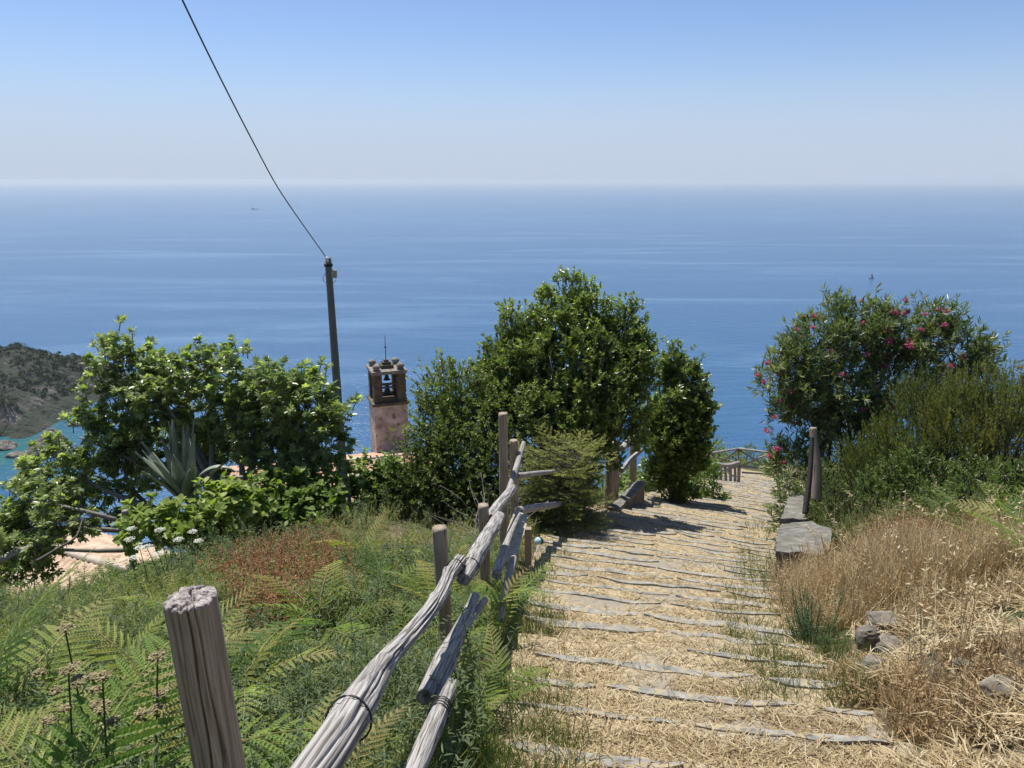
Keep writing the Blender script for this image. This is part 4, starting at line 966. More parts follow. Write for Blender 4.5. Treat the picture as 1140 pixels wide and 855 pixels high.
# ------------------------------------------------------------------ far fences
zf = 27.6
t = thing('stub_fence', 'low fence of upright grey logs under one curved log, beside the far steps', 'fence', P(805, 540, zf))
o0 = P(805, 540, zf)
for i, (bx, by, tx, ty) in enumerate([(792, 541, 790, 520), (797, 542, 796, 519), (802, 543, 802, 518), (808, 542, 807, 518), (813, 540, 813, 518), (818, 538, 818, 517), (822, 536, 823, 516)]):
    v, q, u = tube([P(bx, by+2, zf)-o0, P((bx+tx)/2+.5, (by+ty)/2, zf)-o0, P(tx, ty, zf)-o0], [.058, .05, .048], nseg=10, n=8, rough=.15, seed=60+i)
    link('upright_log', mesh_np('upright_log', v, q, M['wood_grey'], uv=u, smooth=True), t)
v, q, u = tube([P(784, 521, zf)-o0, P(796, 517, zf)-o0, P(810, 518, zf)-o0, P(824, 515, zf)-o0], [.085, .08, .075, .07], nseg=12, n=24, rough=.12, seed=70); link('top_log', mesh_np('top_log', v, q, M['wood_grey'], uv=u, smooth=True), t)
v, q, u = tube([P(796, 543, zf-.2)-o0, P(806, 546, zf-.2)-o0, P(816, 541, zf-.1)-o0, P(823, 539, zf)-o0], [.07, .08, .07, .07], nseg=12, n=24, rough=.12, seed=71); link('bottom_log', mesh_np('bottom_log', v, q, M['wood_grey'], uv=u, smooth=True), t)
zr = 30.8
t = thing('cross_braced_railing', 'wooden railing with crossed braces at the far landing above the sea', 'railing', P(822, 527, zr)); o0 = P(822, 527, zr)
def seg(name, a, b_, r_, z1, z2, mat='wood_grey', seed=1):
    v, q, u = tube([P(*a, z1)-o0, P(*b_, z2)-o0], [r_, r_*.9], nseg=8, n=8, rough=.1, seed=seed); link(name, mesh_np(name, v, q, M[mat], uv=u, smooth=True), t)
zL, zM, zR_ = 29.2, 31.4, 30.9
seg('post', (822, 530), (822, 500), .055, zM, zM, 'wood_brown'); seg('post', (857.5, 530), (857.5, 504), .07, zR_, zR_, 'wood_dark'); seg('post', (786, 530), (786, 505), .06, zL, zL, 'wood_brown')
seg('top_rail', (784, 506), (822, 499.5), .055, zL, zM); seg('top_rail', (822, 499.5), (866, 505), .055, zM, zR_-.2)
seg('lower_rail', (822, 519), (866, 523.5), .06, zM, zR_); seg('lower_rail', (786, 528), (822, 519), .05, zL, zM); seg('lower_rail', (826, 526), (858, 528), .04, zM, zR_)
seg('brace', (823, 501), (857, 522), .045, zM+.05, zR_, 'wood_brown'); seg('brace', (823, 520), (857, 505), .045, zM, zR_+.05, 'wood_brown')
seg('brace', (787, 507), (821, 516), .04, zL+.05, zM, 'wood_brown'); seg('brace', (787, 526), (821, 501), .04, zL, zM, 'wood_brown')

# ------------------------------------------------------------------ concrete wall right of the steps
c1 = P(868, 606, 9.2); c2 = P(905, 606, 9.2)
def roughen(o, size, amp):
    import bmesh
    bm = bmesh.new(); bm.from_mesh(o.data); bmesh.ops.triangulate(bm, faces=[f for f in bm.faces if len(f.verts) > 4])
    for _ in range(5):
        es = [e for e in bm.edges if e.calc_length() > size*1.6]
        if not es: break
        bmesh.ops.subdivide_edges(bm, edges=es, cuts=1)
    bmesh.ops.recalc_face_normals(bm, faces=bm.faces)
    co = np.array([v.co[:] for v in bm.verts]); k_ = 7.0
    for ax in range(3):
        n_ = (fbm(co[:, 0]*k_+ax*31, co[:, 1]*k_, co[:, 2]*k_, 60+ax, 4)-.5)*2*amp
        for v, a in zip(bm.verts, n_): v.co[ax] += a
    bm.to_mesh(o.data); bm.free()
def poly_wall(name, lab, plan, tops, foot, mat, cat='wall'):
    mb = MB(); n = len(plan); cx_, cy_ = np.mean([p[0] for p in plan]), np.mean([p[1] for p in plan]); o0 = np.array([cx_, cy_, min(foot)])
    t = thing(name, lab, cat, o0)
    V = [np.array([x_, y_, f_])-o0 for (x_, y_), f_ in zip(plan, foot)]+[np.array([x_, y_, z_-.06])-o0 for (x_, y_), z_ in zip(plan, tops)]
    mb.add(V, [tuple(range(n))[::-1]]+[(i, (i+1) % n, n+(i+1) % n, n+i) for i in range(n)]+[tuple(n+i for i in range(n))]); mb.build('masonry', M['rock'], t)
    mb = MB(); gx_ = [1.04*(p[0]-cx_) for p in plan]; gy_ = [1.02*(p[1]-cy_) for p in plan]
    lo = [(x_, y_, z_-.055-o0[2]) for x_, y_, z_ in zip(gx_, gy_, tops)]; hi = [(x_+random.uniform(-.01, .01), y_, z_+.02-o0[2]) for x_, y_, z_ in zip(gx_, gy_, tops)]
    mb.add(lo+hi, [tuple(range(n))[::-1]]+[(i, (i+1) % n, n+(i+1) % n, n+i) for i in range(n)]+[tuple(n+i for i in range(n))]); o = mb.build('coping', M[mat], t); roughen(o, .05, .016); roughen(t.children[0], .08, .03)
    return t
def pl(px, py, z): p = P(px, py, z); return (p[0], p[1]), p[2]
nearc = [pl(866, 606, 8.9), pl(922, 611, 8.6), pl(926, 583, 10.0), pl(902, 577, 10.4), pl(870, 577, 10.6)]
t_ = poly_wall('concrete_wall', 'block end of the low concrete wall, wide weathered top above a dark face', [a[0] for a in nearc], [a[1]-.09 for a in nearc], [float(ground(*a[0]))-.45 for a in nearc], 'concrete')
farc = [pl(871, 574, 10.75), pl(898, 574, 10.6), pl(892, 546, 13.2), pl(878, 546, 13.4)]
poly_wall('concrete_wall', 'narrow stretch of low concrete wall running down behind the block end', [a[0] for a in farc], [a[1]-.06 for a in farc], [float(ground(*a[0]))-.45 for a in farc], 'concrete')
# stakes on the wall
def stake(name, lab, a, b_, za, zb_, rad, mat, cat='stake', seed=1, rough=.08):
    p0, p1 = P(*a, za), P(*b_, zb_); o = logrun(name, lab, [p0, (p0+p1)/2+np.array([.02, 0, 0]), p1], rad, mat, cat, nseg=16, seed=seed, rough=rough, cracks=2); return o
stake('wooden_stake', 'grey broken stake standing behind the concrete wall by the oleander', (909, 556), (905, 476), 11.3, 11.3, [.07, .075, .05], 'wood_brown', seed=51, rough=.15)
stake('iron_post', 'thin dark post leaning against the concrete wall in front of the grey stake', (896, 572), (904, 486), 10.7, 10.9, [.04, .036, .03], 'metal_dark', 'post', seed=52)

# rocks in the bank
for i, (px, py, sz, lab) in enumerate([(988, 694, (.30, .22, .13), 'flat pale stone on top of the crumbling bank'), (991, 722, (.24, .22, .15), 'rounded stone just under the flat pale stone'),
        (966, 712, (.13, .16, .20), 'small upright stone left of the two bank stones'), (973, 745, (.14, .16, .16), 'dark stone at the foot of the bank crack'),
        (1120, 770, (.22, .16, .10), 'grey stone half buried in hay near the right edge')]):
    c = hit(px, py+4, .05); tag(rock('bank_stone', c+np.array([0, .02, .02]), sz, 20+i, M['rock'], rz=i*.8, power=.3), lab, 'stone')
for i, (px, py, s_) in enumerate([(1010, 765, .09), (1040, 800, .08), (1075, 742, .1), (950, 760, .08), (1000, 800, .07), (582, 775, .12), (590, 812, .1), (607, 700, .05), (540, 778, .12)]):
    c = hit(px, py, .02); tag(rock('small_stone', c, (s_*1.3, s_, s_*.6), 50+i, M['rock'], rz=i, power=.3, sub=2), ['small loose stone in the hay of the right bank', 'small loose stone in the weeds at the left edge of the steps'][px < 700], 'stone', ['loose stones on the right bank', 'loose stones by the left edge'][px < 700])

# ================================================================== PLANTS
def limbs(base, tips, r0, mat, name='trunk', parent=None, wig=.12, split=.35, seed=0, nseg=8, extra=None):
    r6 = np.random.default_rng(seed); parts_ = []; base = np.array(base, float)
    for tp in tips:
        tp = np.array(tp, float); d = tp-base; ln = np.linalg.norm(d)
        m1 = base+d*.3+np.array([0, 0, ln*.10])+r6.normal(0, wig*ln*.25, 3); m2 = base+d*.65+np.array([0, 0, ln*.06])+r6.normal(0, wig*ln*.35, 3)
        parts_.append(tube([base+r6.normal(0, r0*.3, 3)*[1, 1, 0], m1, m2, tp], [r0, r0*.62, r0*.4, r0*.14], nseg=nseg, n=12, rough=.08, seed=seed))
    v, q, u = join(parts_); return link(name, mesh_np(name, v, q, mat, uv=u, smooth=True), parent)
def twigs(lobes, n, seed, inner=.45, noise=.35, up=.35, clump=1.0):
    """twig tips spread through uneven lobes -> positions, outward directions, relative radius"""
    r6 = np.random.default_rng(seed); C = np.array([l[0] for l in lobes], float); S = np.array([l[1] for l in lobes], float)
    wgt = (S.prod(1))**.72
    def shell(m_, lo):
        idx = r6.choice(len(lobes), m_, p=wgt/wgt.sum())
        d = r6.normal(0, 1, (m_, 3)); d /= np.linalg.norm(d, axis=1)[:, None]
        rr_ = lo+(1-lo)*r6.random(m_)**.6
        sc = 1+noise*2*(fbm(d[:, 0]*2.1+idx*9.1, d[:, 1]*2.1, d[:, 2]*2.1, seed, 3)-.5)
        pos = C[idx]+d*S[idx]*(rr_*sc)[:, None]
        out_ = d/S[idx]; out_ /= np.linalg.norm(out_, axis=1)[:, None]
        return pos, out_, rr_
    per = 11; nc = int(n*.8)//per
    cp, co, cr = shell(nc, max(inner, .55)); size = float(np.median(S))*r6.uniform(.13, .30, nc)*clump
    ci = np.repeat(np.arange(nc), per); off = r6.normal(0, 1, (len(ci), 3)); 
    p1 = cp[ci]+off*size[ci][:, None]*[1, 1, 1.15]; o1 = co[ci]+off*.45; r1_ = cr[ci]+.10*(off*co[ci]).sum(1)
    p2, o2, r2_ = shell(n-len(ci), inner*.5)
    pos = np.vstack([p1, p2]); D = np.vstack([o1, o2]); rr_ = np.concatenate([r1_, r2_*.9])
    D = D/np.linalg.norm(D, axis=1)[:, None]+np.array([0, 0, up])+r6.normal(0, .3, (len(pos), 3)); D /= np.linalg.norm(D, axis=1)[:, None]
    return pos, D, rr_
def leafy(pos, D, tl, nl, ll, proto, tmean, seed, ang=.9, tsd=.22, upb=.4):
    """nl leaves round each twig of length tl"""
    r6 = np.random.default_rng(seed); n = len(pos); idx = np.repeat(np.arange(n), nl); m_ = len(idx)
    u_ = r6.random(m_); p = pos[idx]+D[idx]*(u_*tl)[:, None]
    side = r6.normal(0, 1, (m_, 3)); side -= (side*D[idx]).sum(1)[:, None]*D[idx]; side /= np.linalg.norm(side, axis=1)[:, None]
    LD = D[idx]*(.5+.7*u_)[:, None]+side*ang
    upv = D[idx]*.6+np.array([0, 0, upb])+r6.normal(0, .3, (m_, 3))
    t_ = np.clip(np.asarray(tmean)[idx] if np.ndim(tmean) else tmean+0*u_, 0, 1)
    return replicate(proto, p, LD, ll*r6.uniform(.6, 1.2, m_), up=upv, tint=np.clip(t_+r6.normal(0, tsd, m_), 0, 1))
def stems_for(pos, D, tl, every, rad, seed):
    sub = np.arange(0, len(pos), every); return [tube([pos[i]-D[i]*tl*.9-(0, 0, tl*.2), pos[i], pos[i]+D[i]*tl*.9], [rad, rad*.8, rad*.3], nseg=4, n=4, caps=False) for i in sub]
def bush(name, lab, cat, lobes, base, ntw, tl, nl, ll, proto, mat, seed, barkmat='bark', r0=.06, inner=.45, noise=.35, up=.35, ang=.9, tmean=.4, vary=.25, ntips=9, stem_every=3, stemr=.006, crown='crown', group=None, trunk='trunk', upb=.4):
    t = thing(name, lab, cat, base, 0, group); b_ = np.array(base, float)
    L2 = [(np.array(c)-b_, s) for c, s in lobes]
    pos, D, rr_ = twigs(L2, ntw, seed, inner, noise, up)
    ok = pos[:, 2] > -.3; pos, D, rr_ = pos[ok], D[ok], rr_[ok]
    tm = tmean+vary*(rr_-.8)*1.2+vary*1.6*(fbm(pos[:, 0]*1.5, pos[:, 1]*1.5, pos[:, 2]*1.5, seed, 2)-.5)  # outer twigs tinted lighter than inner: sunlit look of the crown put into leaf colour
    v, q, tt = leafy(pos, D, tl, nl, ll, proto, tm, seed+1, ang, upb=upb)
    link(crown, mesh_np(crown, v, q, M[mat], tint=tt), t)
    r6 = np.random.default_rng(seed); tips = [c+r6.normal(0, .3, 3)*np.array(s) for c, s in L2]
    while len(tips) < ntips: c, s = L2[r6.integers(len(L2))]; tips.append(c+r6.normal(0, .5, 3)*np.array(s))
    tips = [np.array([a[0], a[1], max(a[2], .3)]) for a in tips]
    tk = limbs((0, 0, -.2), tips, r0, M[barkmat], trunk, t, seed=seed)
    st = stems_for(pos, D, tl, stem_every, stemr, seed)
    if st: v, q, u = join(st); link('twigs', mesh_np('twigs', v, q, M[barkmat], uv=u), tk)
    return t, pos, D, rr_
def lob(px, py, z, rx, ry, rz): return (P(px, py, z), (rx, ry, rz))

PL, PV_, PN = proto_leaf(.42, .12, .12), proto_leaf(.75, .1, .15), proto_leaf(.2, .08, .12)
# --- big laurel: spires and bulges
s13 = 14.2
def spires(z, pts, rx=.15, rz=.42):
    return [lob(px, py, z+dz, rx*random.uniform(.8, 1.3), rx*1.2, rz*random.uniform(.8, 1.2)) for px, py, dz in pts]
lob1 = [lob(628, 427, s13, 1.35, 1.1, 1.15), lob(575, 420, s13, .72, .8, .9), lob(690, 417, s13+.3, .66, .8, 1.0), lob(632, 357, s13, .62, .6, .75), lob(631, 330, s13, .22, .25, .50), lob(655, 347, s13+.2, .30, .3, .55),
        lob(597, 377, s13, .42, .5, .55), lob(572, 377, s13-.1, .26, .3, .50), lob(693, 374, s13+.2, .50, .5, .62), lob(712, 397, s13+.3, .30, .35, .55), lob(620, 470, s13-.2, 1.25, 1.0, 1.0), lob(690, 457, s13+.2, .70, .8, .75), lob(615, 530, s13, .8, .9, .95), lob(650, 500, s13, .45, .8, .7), lob(548, 412, s13, .30, .4, .45)]
lob1 += spires(s13, [(633, 323, 0), (628, 336, .1), (658, 341, .2), (672, 356, .3), (650, 351, -.3), (605, 356, 0), (590, 369, -.3), (575, 363, 0), (560, 383, .1), (565, 371, -.3), (695, 363, .2), (712, 383, .3), (715, 406, .1), (612, 379, -.7), (640, 373, -.8), (675, 389, -.7), (700, 411, -.5), (590, 411, -.8), (620, 431, -1.0), (655, 421, -1.0), (685, 441, -.8), (560, 416, -.5), (545, 406, 0), (640, 461, -1.05), (605, 461, -1.0)])
base = hit(640, 600); base = on(*(P(640, 560, s13)[:2]))
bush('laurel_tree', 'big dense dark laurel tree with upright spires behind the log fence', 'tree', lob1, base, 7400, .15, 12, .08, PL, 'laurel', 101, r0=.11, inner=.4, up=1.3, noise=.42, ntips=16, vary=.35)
s18 = 18.3
lob2 = [lob(755, 420, s18, .38, .4, .62), lob(748, 405, s18, .18, .2, .42), lob(765, 440, s18, .55, .5, .6), lob(757, 480, s18, .74, .6, .85), lob(764, 520, s18, .58, .6, .6), lob(733, 478, s18, .42, .5, .55), lob(736, 520, s18, .35, .4, .5), lob(745, 500, s18, .5, .5, .8), lob(775, 470, s18, .38, .4, .6), lob(757, 548, s18, .38, .4, .35)]
lob2 += spires(s18, [(748, 400, 0), (757, 412, -.2), (768, 425, 0), (740, 430, .1), (778, 440, 0), (750, 450, -.5), (770, 470, -.5), (783, 462, 0), (735, 460, 0)], .13, .4)
base = on(*(P(758, 560, s18)[:2]))
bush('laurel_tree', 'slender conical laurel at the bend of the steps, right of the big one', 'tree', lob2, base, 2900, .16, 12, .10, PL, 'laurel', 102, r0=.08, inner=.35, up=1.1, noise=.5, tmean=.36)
# --- lighter shrubs left of the laurel
s12 = 13.6
lob3 = [lob(505, 440, s12, .62, .6, .55), lob(488, 470, s12, .55, .6, .50), lob(530, 470, s12, .75, .7, .62), lob(575, 465, s12-.4, .62, .6, .5), lob(510, 425, s12, .32, .3, .32), lob(545, 440, s12, .5, .5, .4)]
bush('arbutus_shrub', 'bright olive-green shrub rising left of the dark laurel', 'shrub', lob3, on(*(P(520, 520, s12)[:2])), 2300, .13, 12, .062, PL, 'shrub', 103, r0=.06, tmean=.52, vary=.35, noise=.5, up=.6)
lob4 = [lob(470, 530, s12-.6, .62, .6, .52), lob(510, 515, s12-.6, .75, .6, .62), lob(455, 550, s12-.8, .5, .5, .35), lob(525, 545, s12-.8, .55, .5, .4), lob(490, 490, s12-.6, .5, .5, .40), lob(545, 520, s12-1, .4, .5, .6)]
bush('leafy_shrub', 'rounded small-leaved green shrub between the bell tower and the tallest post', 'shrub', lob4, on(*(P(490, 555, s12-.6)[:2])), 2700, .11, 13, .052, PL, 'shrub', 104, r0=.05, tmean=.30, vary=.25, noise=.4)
# --- bleached dead bush in front
t = thing('dead_bush', 'bleached bare twiggy bush just left of the tallest post', 'dead bush', on(*(P(545, 560, 10.2)[:2])))
r6 = np.random.default_rng(7); ps = []
for i in range(46):
    a = r6.uniform(0, 6.28); l = r6.uniform(.4, .95); d = np.array([math.cos(a)*.5, math.sin(a)*.35, 1.0]); p = np.array([0, 0, 0.]); pts = [p]
    for k_ in range(4): d = d+r6.normal(0, .45, 3)*[1, 1, .4]; d /= np.linalg.norm(d); p = p+d*l/4*1.3; pts.append(p)
    ps.append(tube(pts, [.008, .004, .002], nseg=4, n=8, caps=False))
v, q, u = join(ps); link('bare_twigs', mesh_np('bare_twigs', v, q, M['twig'], tint=np.full(len(v), .7)), t)
idx = r6.integers(0, len(v), 500); pm = replicate(proto_leaf(.4, .1, .2), v[idx], rdir(500), r6.uniform(.015, .035, 500), tint=r6.uniform(.3, 1, 500)); link('dry_leaves', mesh_np('dry_leaves', pm[0], pm[1], M['twig'], tint=pm[2]), t)
# --- juniper with flat yellow-green sprays
t = thing('juniper_bush', 'spreading juniper with flat yellow-green sprays over the dark fence corner', 'shrub', on(*(P(640, 575, 12.0)[:2]))); b0_ = np.array(t.location)
r6 = np.random.default_rng(17); pa, br_ = [], []
for i in range(330):
    px, py = r6.uniform(586, 658), 0; u_ = (px-586)/72
    py = r6.uniform(488+14*abs(u_-.55)*2, 588); z = 11.6+r6.uniform(0, 1.3)
    c = P(px, py, z)-b0_; root = np.array([.15*(px-640)/60, .2, max(.1, c[2]*.55)])
    out_ = c-root; out_[2] = abs(out_[2])*.15+.05; out_ += r6.normal(0, .25, 3)*[1, 1, .3]+np.array([0, -.25, 0]); out_ /= np.linalg.norm(out_)
    L_ = r6.uniform(.28, .5); nsub = 9
    br_.append(tube([c-out_*L_*.9-(0, 0, .05), c, c+out_*L_], [.008, .005, .002], nseg=4, n=5, caps=False))
    for k_ in range(nsub):
        f_ = k_/nsub; q_ = c+out_*L_*f_; sd = 1 if k_ % 2 else -1
        s_ = np.cross(out_, (0, 0, 1.)); s_ /= np.linalg.norm(s_); dd_ = out_*.8+s_*sd*.8+r6.normal(0, .15, 3); dd_ /= np.linalg.norm(dd_); l2 = L_*(.55-.35*f_)
        m_ = 14; uu = np.linspace(.1, 1, m_); pos = q_+dd_*(uu*l2)[:, None]; side = np.cross(dd_, (0, 0, 1.)); sg = np.where(np.arange(m_) % 2, 1, -1)[:, None]
        pa.append((pos, dd_*.8+side*sg*.8+r6.normal(0, .25, (m_, 3)), np.full(m_, np.clip(.25+.5*f_+r6.normal(0, .15)+(.25 if py < 545 else -.1), 0, 1))))
pos = np.vstack([a[0] for a in pa]); DD = np.vstack([a[1] for a in pa]); T3 = np.concatenate([a[2] for a in pa])
pm = replicate(proto_leaf(.3, .1, .05), pos, DD, rng.uniform(.02, .045, len(pos)), tint=T3); link('foliage', mesh_np('foliage', pm[0], pm[1], M['juniper'], tint=pm[2]), t)
v, q, u = join(br_); link('branches', mesh_np('branches', v, q, M['bark'], uv=u), t)

# --- fig tree
zf = 13.4
lobf = [lob(140, 412, zf, .42, .5, .50), lob(170, 432, zf, .60, .6, .55), lob(225, 407, zf, .50, .6, .40), lob(268, 407, zf, .62, .6, .48), lob(310, 432, zf-.2, .55, .7, .50), lob(345, 457, zf-.3, .55, .6, .55), lob(365, 487, zf-.4, .36, .5, .42),
        lob(130, 462, zf, .62, .6, .55), lob(100, 497, zf, .55, .6, .50), lob(75, 525, zf-.2, .60, .6, .42), lob(140, 520, zf, .70, .6, .5), lob(215, 447, zf+.4, .85, .7, .55), lob(280, 472, zf+.4, .75, .7, .62), lob(320, 505, zf, .70, .6, .45), lob(40, 560, zf-.6, .55, .6, .40), lob(15, 590, zf-.8, .60, .6, .30), lob(70, 578, zf-1, .50, .6, .22), lob(25, 606, zf-1.6, .42, .5, .16), lob(110, 560, zf, .65, .6, .35), lob(180, 497, zf+.9, .7, .6, .7), lob(350, 520, zf, .45, .5, .4), lob(240, 510, zf+1.0, .7, .5, .5)]
base = on(*(P(262, 575, zf)[:2]))
t, pos, D, rr_ = bush('fig_tree', 'wide spreading fig tree with lobed leaves behind the agave', 'tree', lobf, base, 2700, .13, 9, .10, proto_fig(), 'fig', 105, 'bark_pale', r0=.10, inner=.30, noise=.42, up=.5, ang=1.2, tmean=.55, vary=.35, ntips=24, stem_every=1, stemr=.011, upb=2.0)

# --- agave
c = hit(205, 568); c = P(207, 556, 12.0); t = thing('agave', 'large grey-green agave with upright sword leaves in front of the fig tree', 'agave', c); t.scale = (.92, .92, 1.0)
def agave_leaf(L_, W2, th, bend, az, lean):
    n = 14; V = []
    for i in range(n+1):
        u_ = i/n; w_ = W2/2*(np.interp(u_, [0, .08, .4, .75, 1], [.75, .8, 1, .62, .02])); a = lean+bend*u_**1.5
        if i == 0: p = np.array([.05, 0, 0.]); 
        else: p = p+np.array([math.sin(a), 0, math.cos(a)])*L_/n
        nx_, nz_ = math.cos(a), -math.sin(a); thk = th*(1-.8*u_)
        for (sy, off) in ((-1, 0.0), (-.55, -.10), (0, -.16), (.55, -.10), (1, 0.0), (.5, -thk/W2-.1), (0, -thk/W2-.18), (-.5, -thk/W2-.1)):
            o_ = off*-1*W2*.6
            V.append((p[0]-nx_*-0+nx_*(o_ if True else 0), w_*sy, p[2]+nz_*o_))
    Fq = [(i*8+j, i*8+(j+1) % 8, i*8+8+(j+1) % 8, i*8+8+j) for i in range(n) for j in range(8)]
    ca, sa = math.cos(az), math.sin(az); V = [(x_*ca-y_*sa, x_*sa+y_*ca, z_) for x_, y_, z_ in V]
    mb = MB(); mb.add(V, Fq); return mb
specs = [(1.35, .20, R(180), .04, -.12), (1.30, .16, R(150), .08, .05), (1.22, .15, R(60), .10, .06), (1.35, .15, R(20), .13, .06), (1.2, .16, R(-20), .22, .10), (1.0, .16, R(-80), .30, .2),
         (1.15, .17, R(190), .42, .12), (1.1, .16, R(200), .52, .2), (1.05, .16, R(170), .62, .15), (.9, .15, R(225), .6, .3), (.95, .16, R(-45), .45, .4), (1.1, .16, R(100), .5, .3), (1.0, .16, R(250), .45, .2), (1.15, .13, R(5), .25, 1.9), (1.0, .15, R(-10), .7, .3), (1.25, .15, R(0), .02, .03), (1.1, .14, R(165), .25, .05)]
for L_, W2, az, lean, bend in specs: agave_leaf(L_, W2*1.65, .045, bend, az, lean).build('leaf', M['agave'], t, smooth=True)

# --- oleander with flowers
zo = 14.6
lobo = [lob(920, 385, zo, .62, .7, .55), lob(895, 410, zo-.2, .55, .6, .55), lob(965, 375, zo, .62, .7, .50), lob(1010, 375, zo, .62, .7, .48), lob(1060, 390, zo, .60, .7, .50), lob(1085, 410, zo-.1, .35, .5, .35), lob(935, 440, zo, .85, .8, .7), lob(1000, 430, zo+.2, .9, .8, .7), lob(1050, 440, zo+.2, .6, .7, .5), lob(895, 470, zo-.2, .55, .6, .6), lob(885, 520, zo-.3, .36, .5, .65), lob(880, 560, zo-1.2, .25, .4, .5), lob(950, 500, zo, .9, .7, .8), lob(862, 420, zo-.2, .22, .3, .22), lob(945, 352, zo, .25, .3, .22), lob(1040, 357, zo, .26, .3, .22)]
base = on(*(P(935, 560, zo)[:2]))
t, pos, D, rr_ = bush('oleander_bush', 'tall oleander covered in pink-red flowers right of the steps', 'shrub', lobo, base, 3500, .17, 12, .15, proto_leaf(.17, .1, .12), 'oleander', 106, r0=.06, inner=.4, noise=.4, up=.75, ang=.75, tmean=.42, vary=.35, stem_every=3, ntips=18)
r6 = np.random.default_rng(77); fls = []
for k_ in range(3):
    n = 70; d = r6.normal(0, 1, (n, 3)); d /= np.linalg.norm(d, axis=1)[:, None]; d[:, 2] = d[:, 2]*.7+.2
    pm = replicate(proto_leaf(.7, .1, .2), d*r6.uniform(.01, .075, n)[:, None], d+r6.normal(0, .5, (n, 3)), r6.uniform(.028, .048, n), tint=r6.uniform(0, .75, n)); fls.append(mesh_np('flower_cluster', pm[0], pm[1], M['pink'], tint=pm[2]))
front = np.where((rr_ > .85) & (D[:, 1] < .35))[0]; r6.shuffle(front)
wantf = [(843, 418), (850, 425), (868, 416), (873, 397), (897, 405), (893, 375), (905, 365), (853, 480), (857, 508), (862, 465), (868, 447), (934, 408), (965, 395), (989, 380), (987, 395), (1012, 385), (995, 348), (1030, 350), (1052, 362), (1065, 358), (1025, 367), (1072, 398), (1094, 407), (1097, 404), (1035, 436), (995, 450), (925, 392), (880, 385), (960, 360), (1045, 345), (880, 455), (1060, 408), (1010, 395), (1075, 425), (865, 500), (872, 515)]
for i, (px, py) in enumerate(wantf):
    z = zo-.72+.5*r6.random() if 890 < px < 1080 else zo-.35
    if py > 440 and px < 885: z = zo-.6
    o = link('flower_cluster', fls[i % 3], t, loc=P(px, py, z)-np.array(t.location)); o.rotation_euler = (r6.uniform(-.4, .4), r6.uniform(-.4, .4), r6.uniform(0, 6)); s_ = r6.uniform(.7, 1.25); o.scale = (s_*.85,)*3
cand = np.where((rr_ > .98) & (D[:, 1] < .1) & (pos[:, 2] > 1.5))[0]; r6.shuffle(cand)
for i in cand[:58]:
    o = link('flower_cluster', fls[i % 3], t, loc=pos[i]+D[i]*.15); o.rotation_euler = (r6.uniform(-.4, .4), r6.uniform(-.4, .4), r6.uniform(0, 6)); o.scale = (r6.uniform(.5, .9),)*3

# --- tree heath (fine upright plumes)
def heath(name, lab, lobes, base, n, seed, tmean=.4, sz=1.0):
    t = thing(name, lab, 'shrub', base); b_ = np.array(base, float); L2 = [(np.array(c)-b_, s) for c, s in lobes]
    pos, D, rr_ = twigs(L2, n, seed, .45, .5, 2.0, clump=.8)
    ok = pos[:, 2] > -.4; pos, D, rr_ = pos[ok], D[ok], rr_[ok]
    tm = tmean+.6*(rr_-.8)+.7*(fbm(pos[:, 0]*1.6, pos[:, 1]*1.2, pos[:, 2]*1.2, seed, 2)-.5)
    v, q, tt = leafy(pos, D, .26*sz, 26, .042*sz, proto_leaf(.22, .05, .0), tm, seed+1, .5, tsd=.16)
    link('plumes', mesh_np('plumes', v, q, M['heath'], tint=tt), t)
    r6 = np.random.default_rng(seed); tips = [np.array([a[0], a[1], max(a[2], .3)]) for a in [c+r6.normal(0, .3, 3)*np.array(s) for c, s in L2]]
    tk = limbs((0, 0, -.2), tips, .05, M['bark'], 'trunk', t, seed=seed); v, q, u = join(stems_for(pos, D, .26*sz, 3, .004, seed)); link('twigs', mesh_np('twigs', v, q, M['bark'], uv=u), tk)
zh = 10.2
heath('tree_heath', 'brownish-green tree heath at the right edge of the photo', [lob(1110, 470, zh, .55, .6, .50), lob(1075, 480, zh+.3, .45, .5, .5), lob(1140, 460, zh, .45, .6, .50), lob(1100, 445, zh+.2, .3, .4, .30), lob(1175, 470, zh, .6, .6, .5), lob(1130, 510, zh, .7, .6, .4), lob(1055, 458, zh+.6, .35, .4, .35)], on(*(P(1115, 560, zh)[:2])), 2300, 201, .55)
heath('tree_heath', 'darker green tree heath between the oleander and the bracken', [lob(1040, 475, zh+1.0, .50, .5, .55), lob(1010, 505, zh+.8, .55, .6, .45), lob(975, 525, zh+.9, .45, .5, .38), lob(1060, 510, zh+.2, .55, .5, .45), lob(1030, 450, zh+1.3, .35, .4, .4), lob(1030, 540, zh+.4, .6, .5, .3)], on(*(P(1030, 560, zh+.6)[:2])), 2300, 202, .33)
# bright airy bush between wall and heath
bush('broom_bush', 'airy bright green bush behind the grey stake', 'shrub', [lob(925, 540, 12.0, .42, .4, .40), lob(960, 535, 12.2, .40, .4, .35), lob(940, 560, 11.6, .5, .4, .3), lob(985, 500, 12.6, .4, .4, .3), lob(975, 560, 11.4, .5, .4, .3)], on(*(P(950, 575, 11.9)[:2])), 900, .14, 12, .05, proto_leaf(.25, .1, .1), 'weed', 107, r0=.03, tmean=.4, noise=.5, up=.9)
# light green sapling by the stub fence & at the slope
bush('broom_bush', 'lime-green young bush at the foot of the slender laurel', 'shrub', [lob(785, 530, 20.5, .35, .35, .45), lob(795, 552, 20.5, .35, .35, .25), lob(778, 560, 20, .3, .3, .25)], on(*(P(786, 560, 20.5)[:2])), 380, .14, 11, .075, PL, 'vine', 108, r0=.025, tmean=.45)
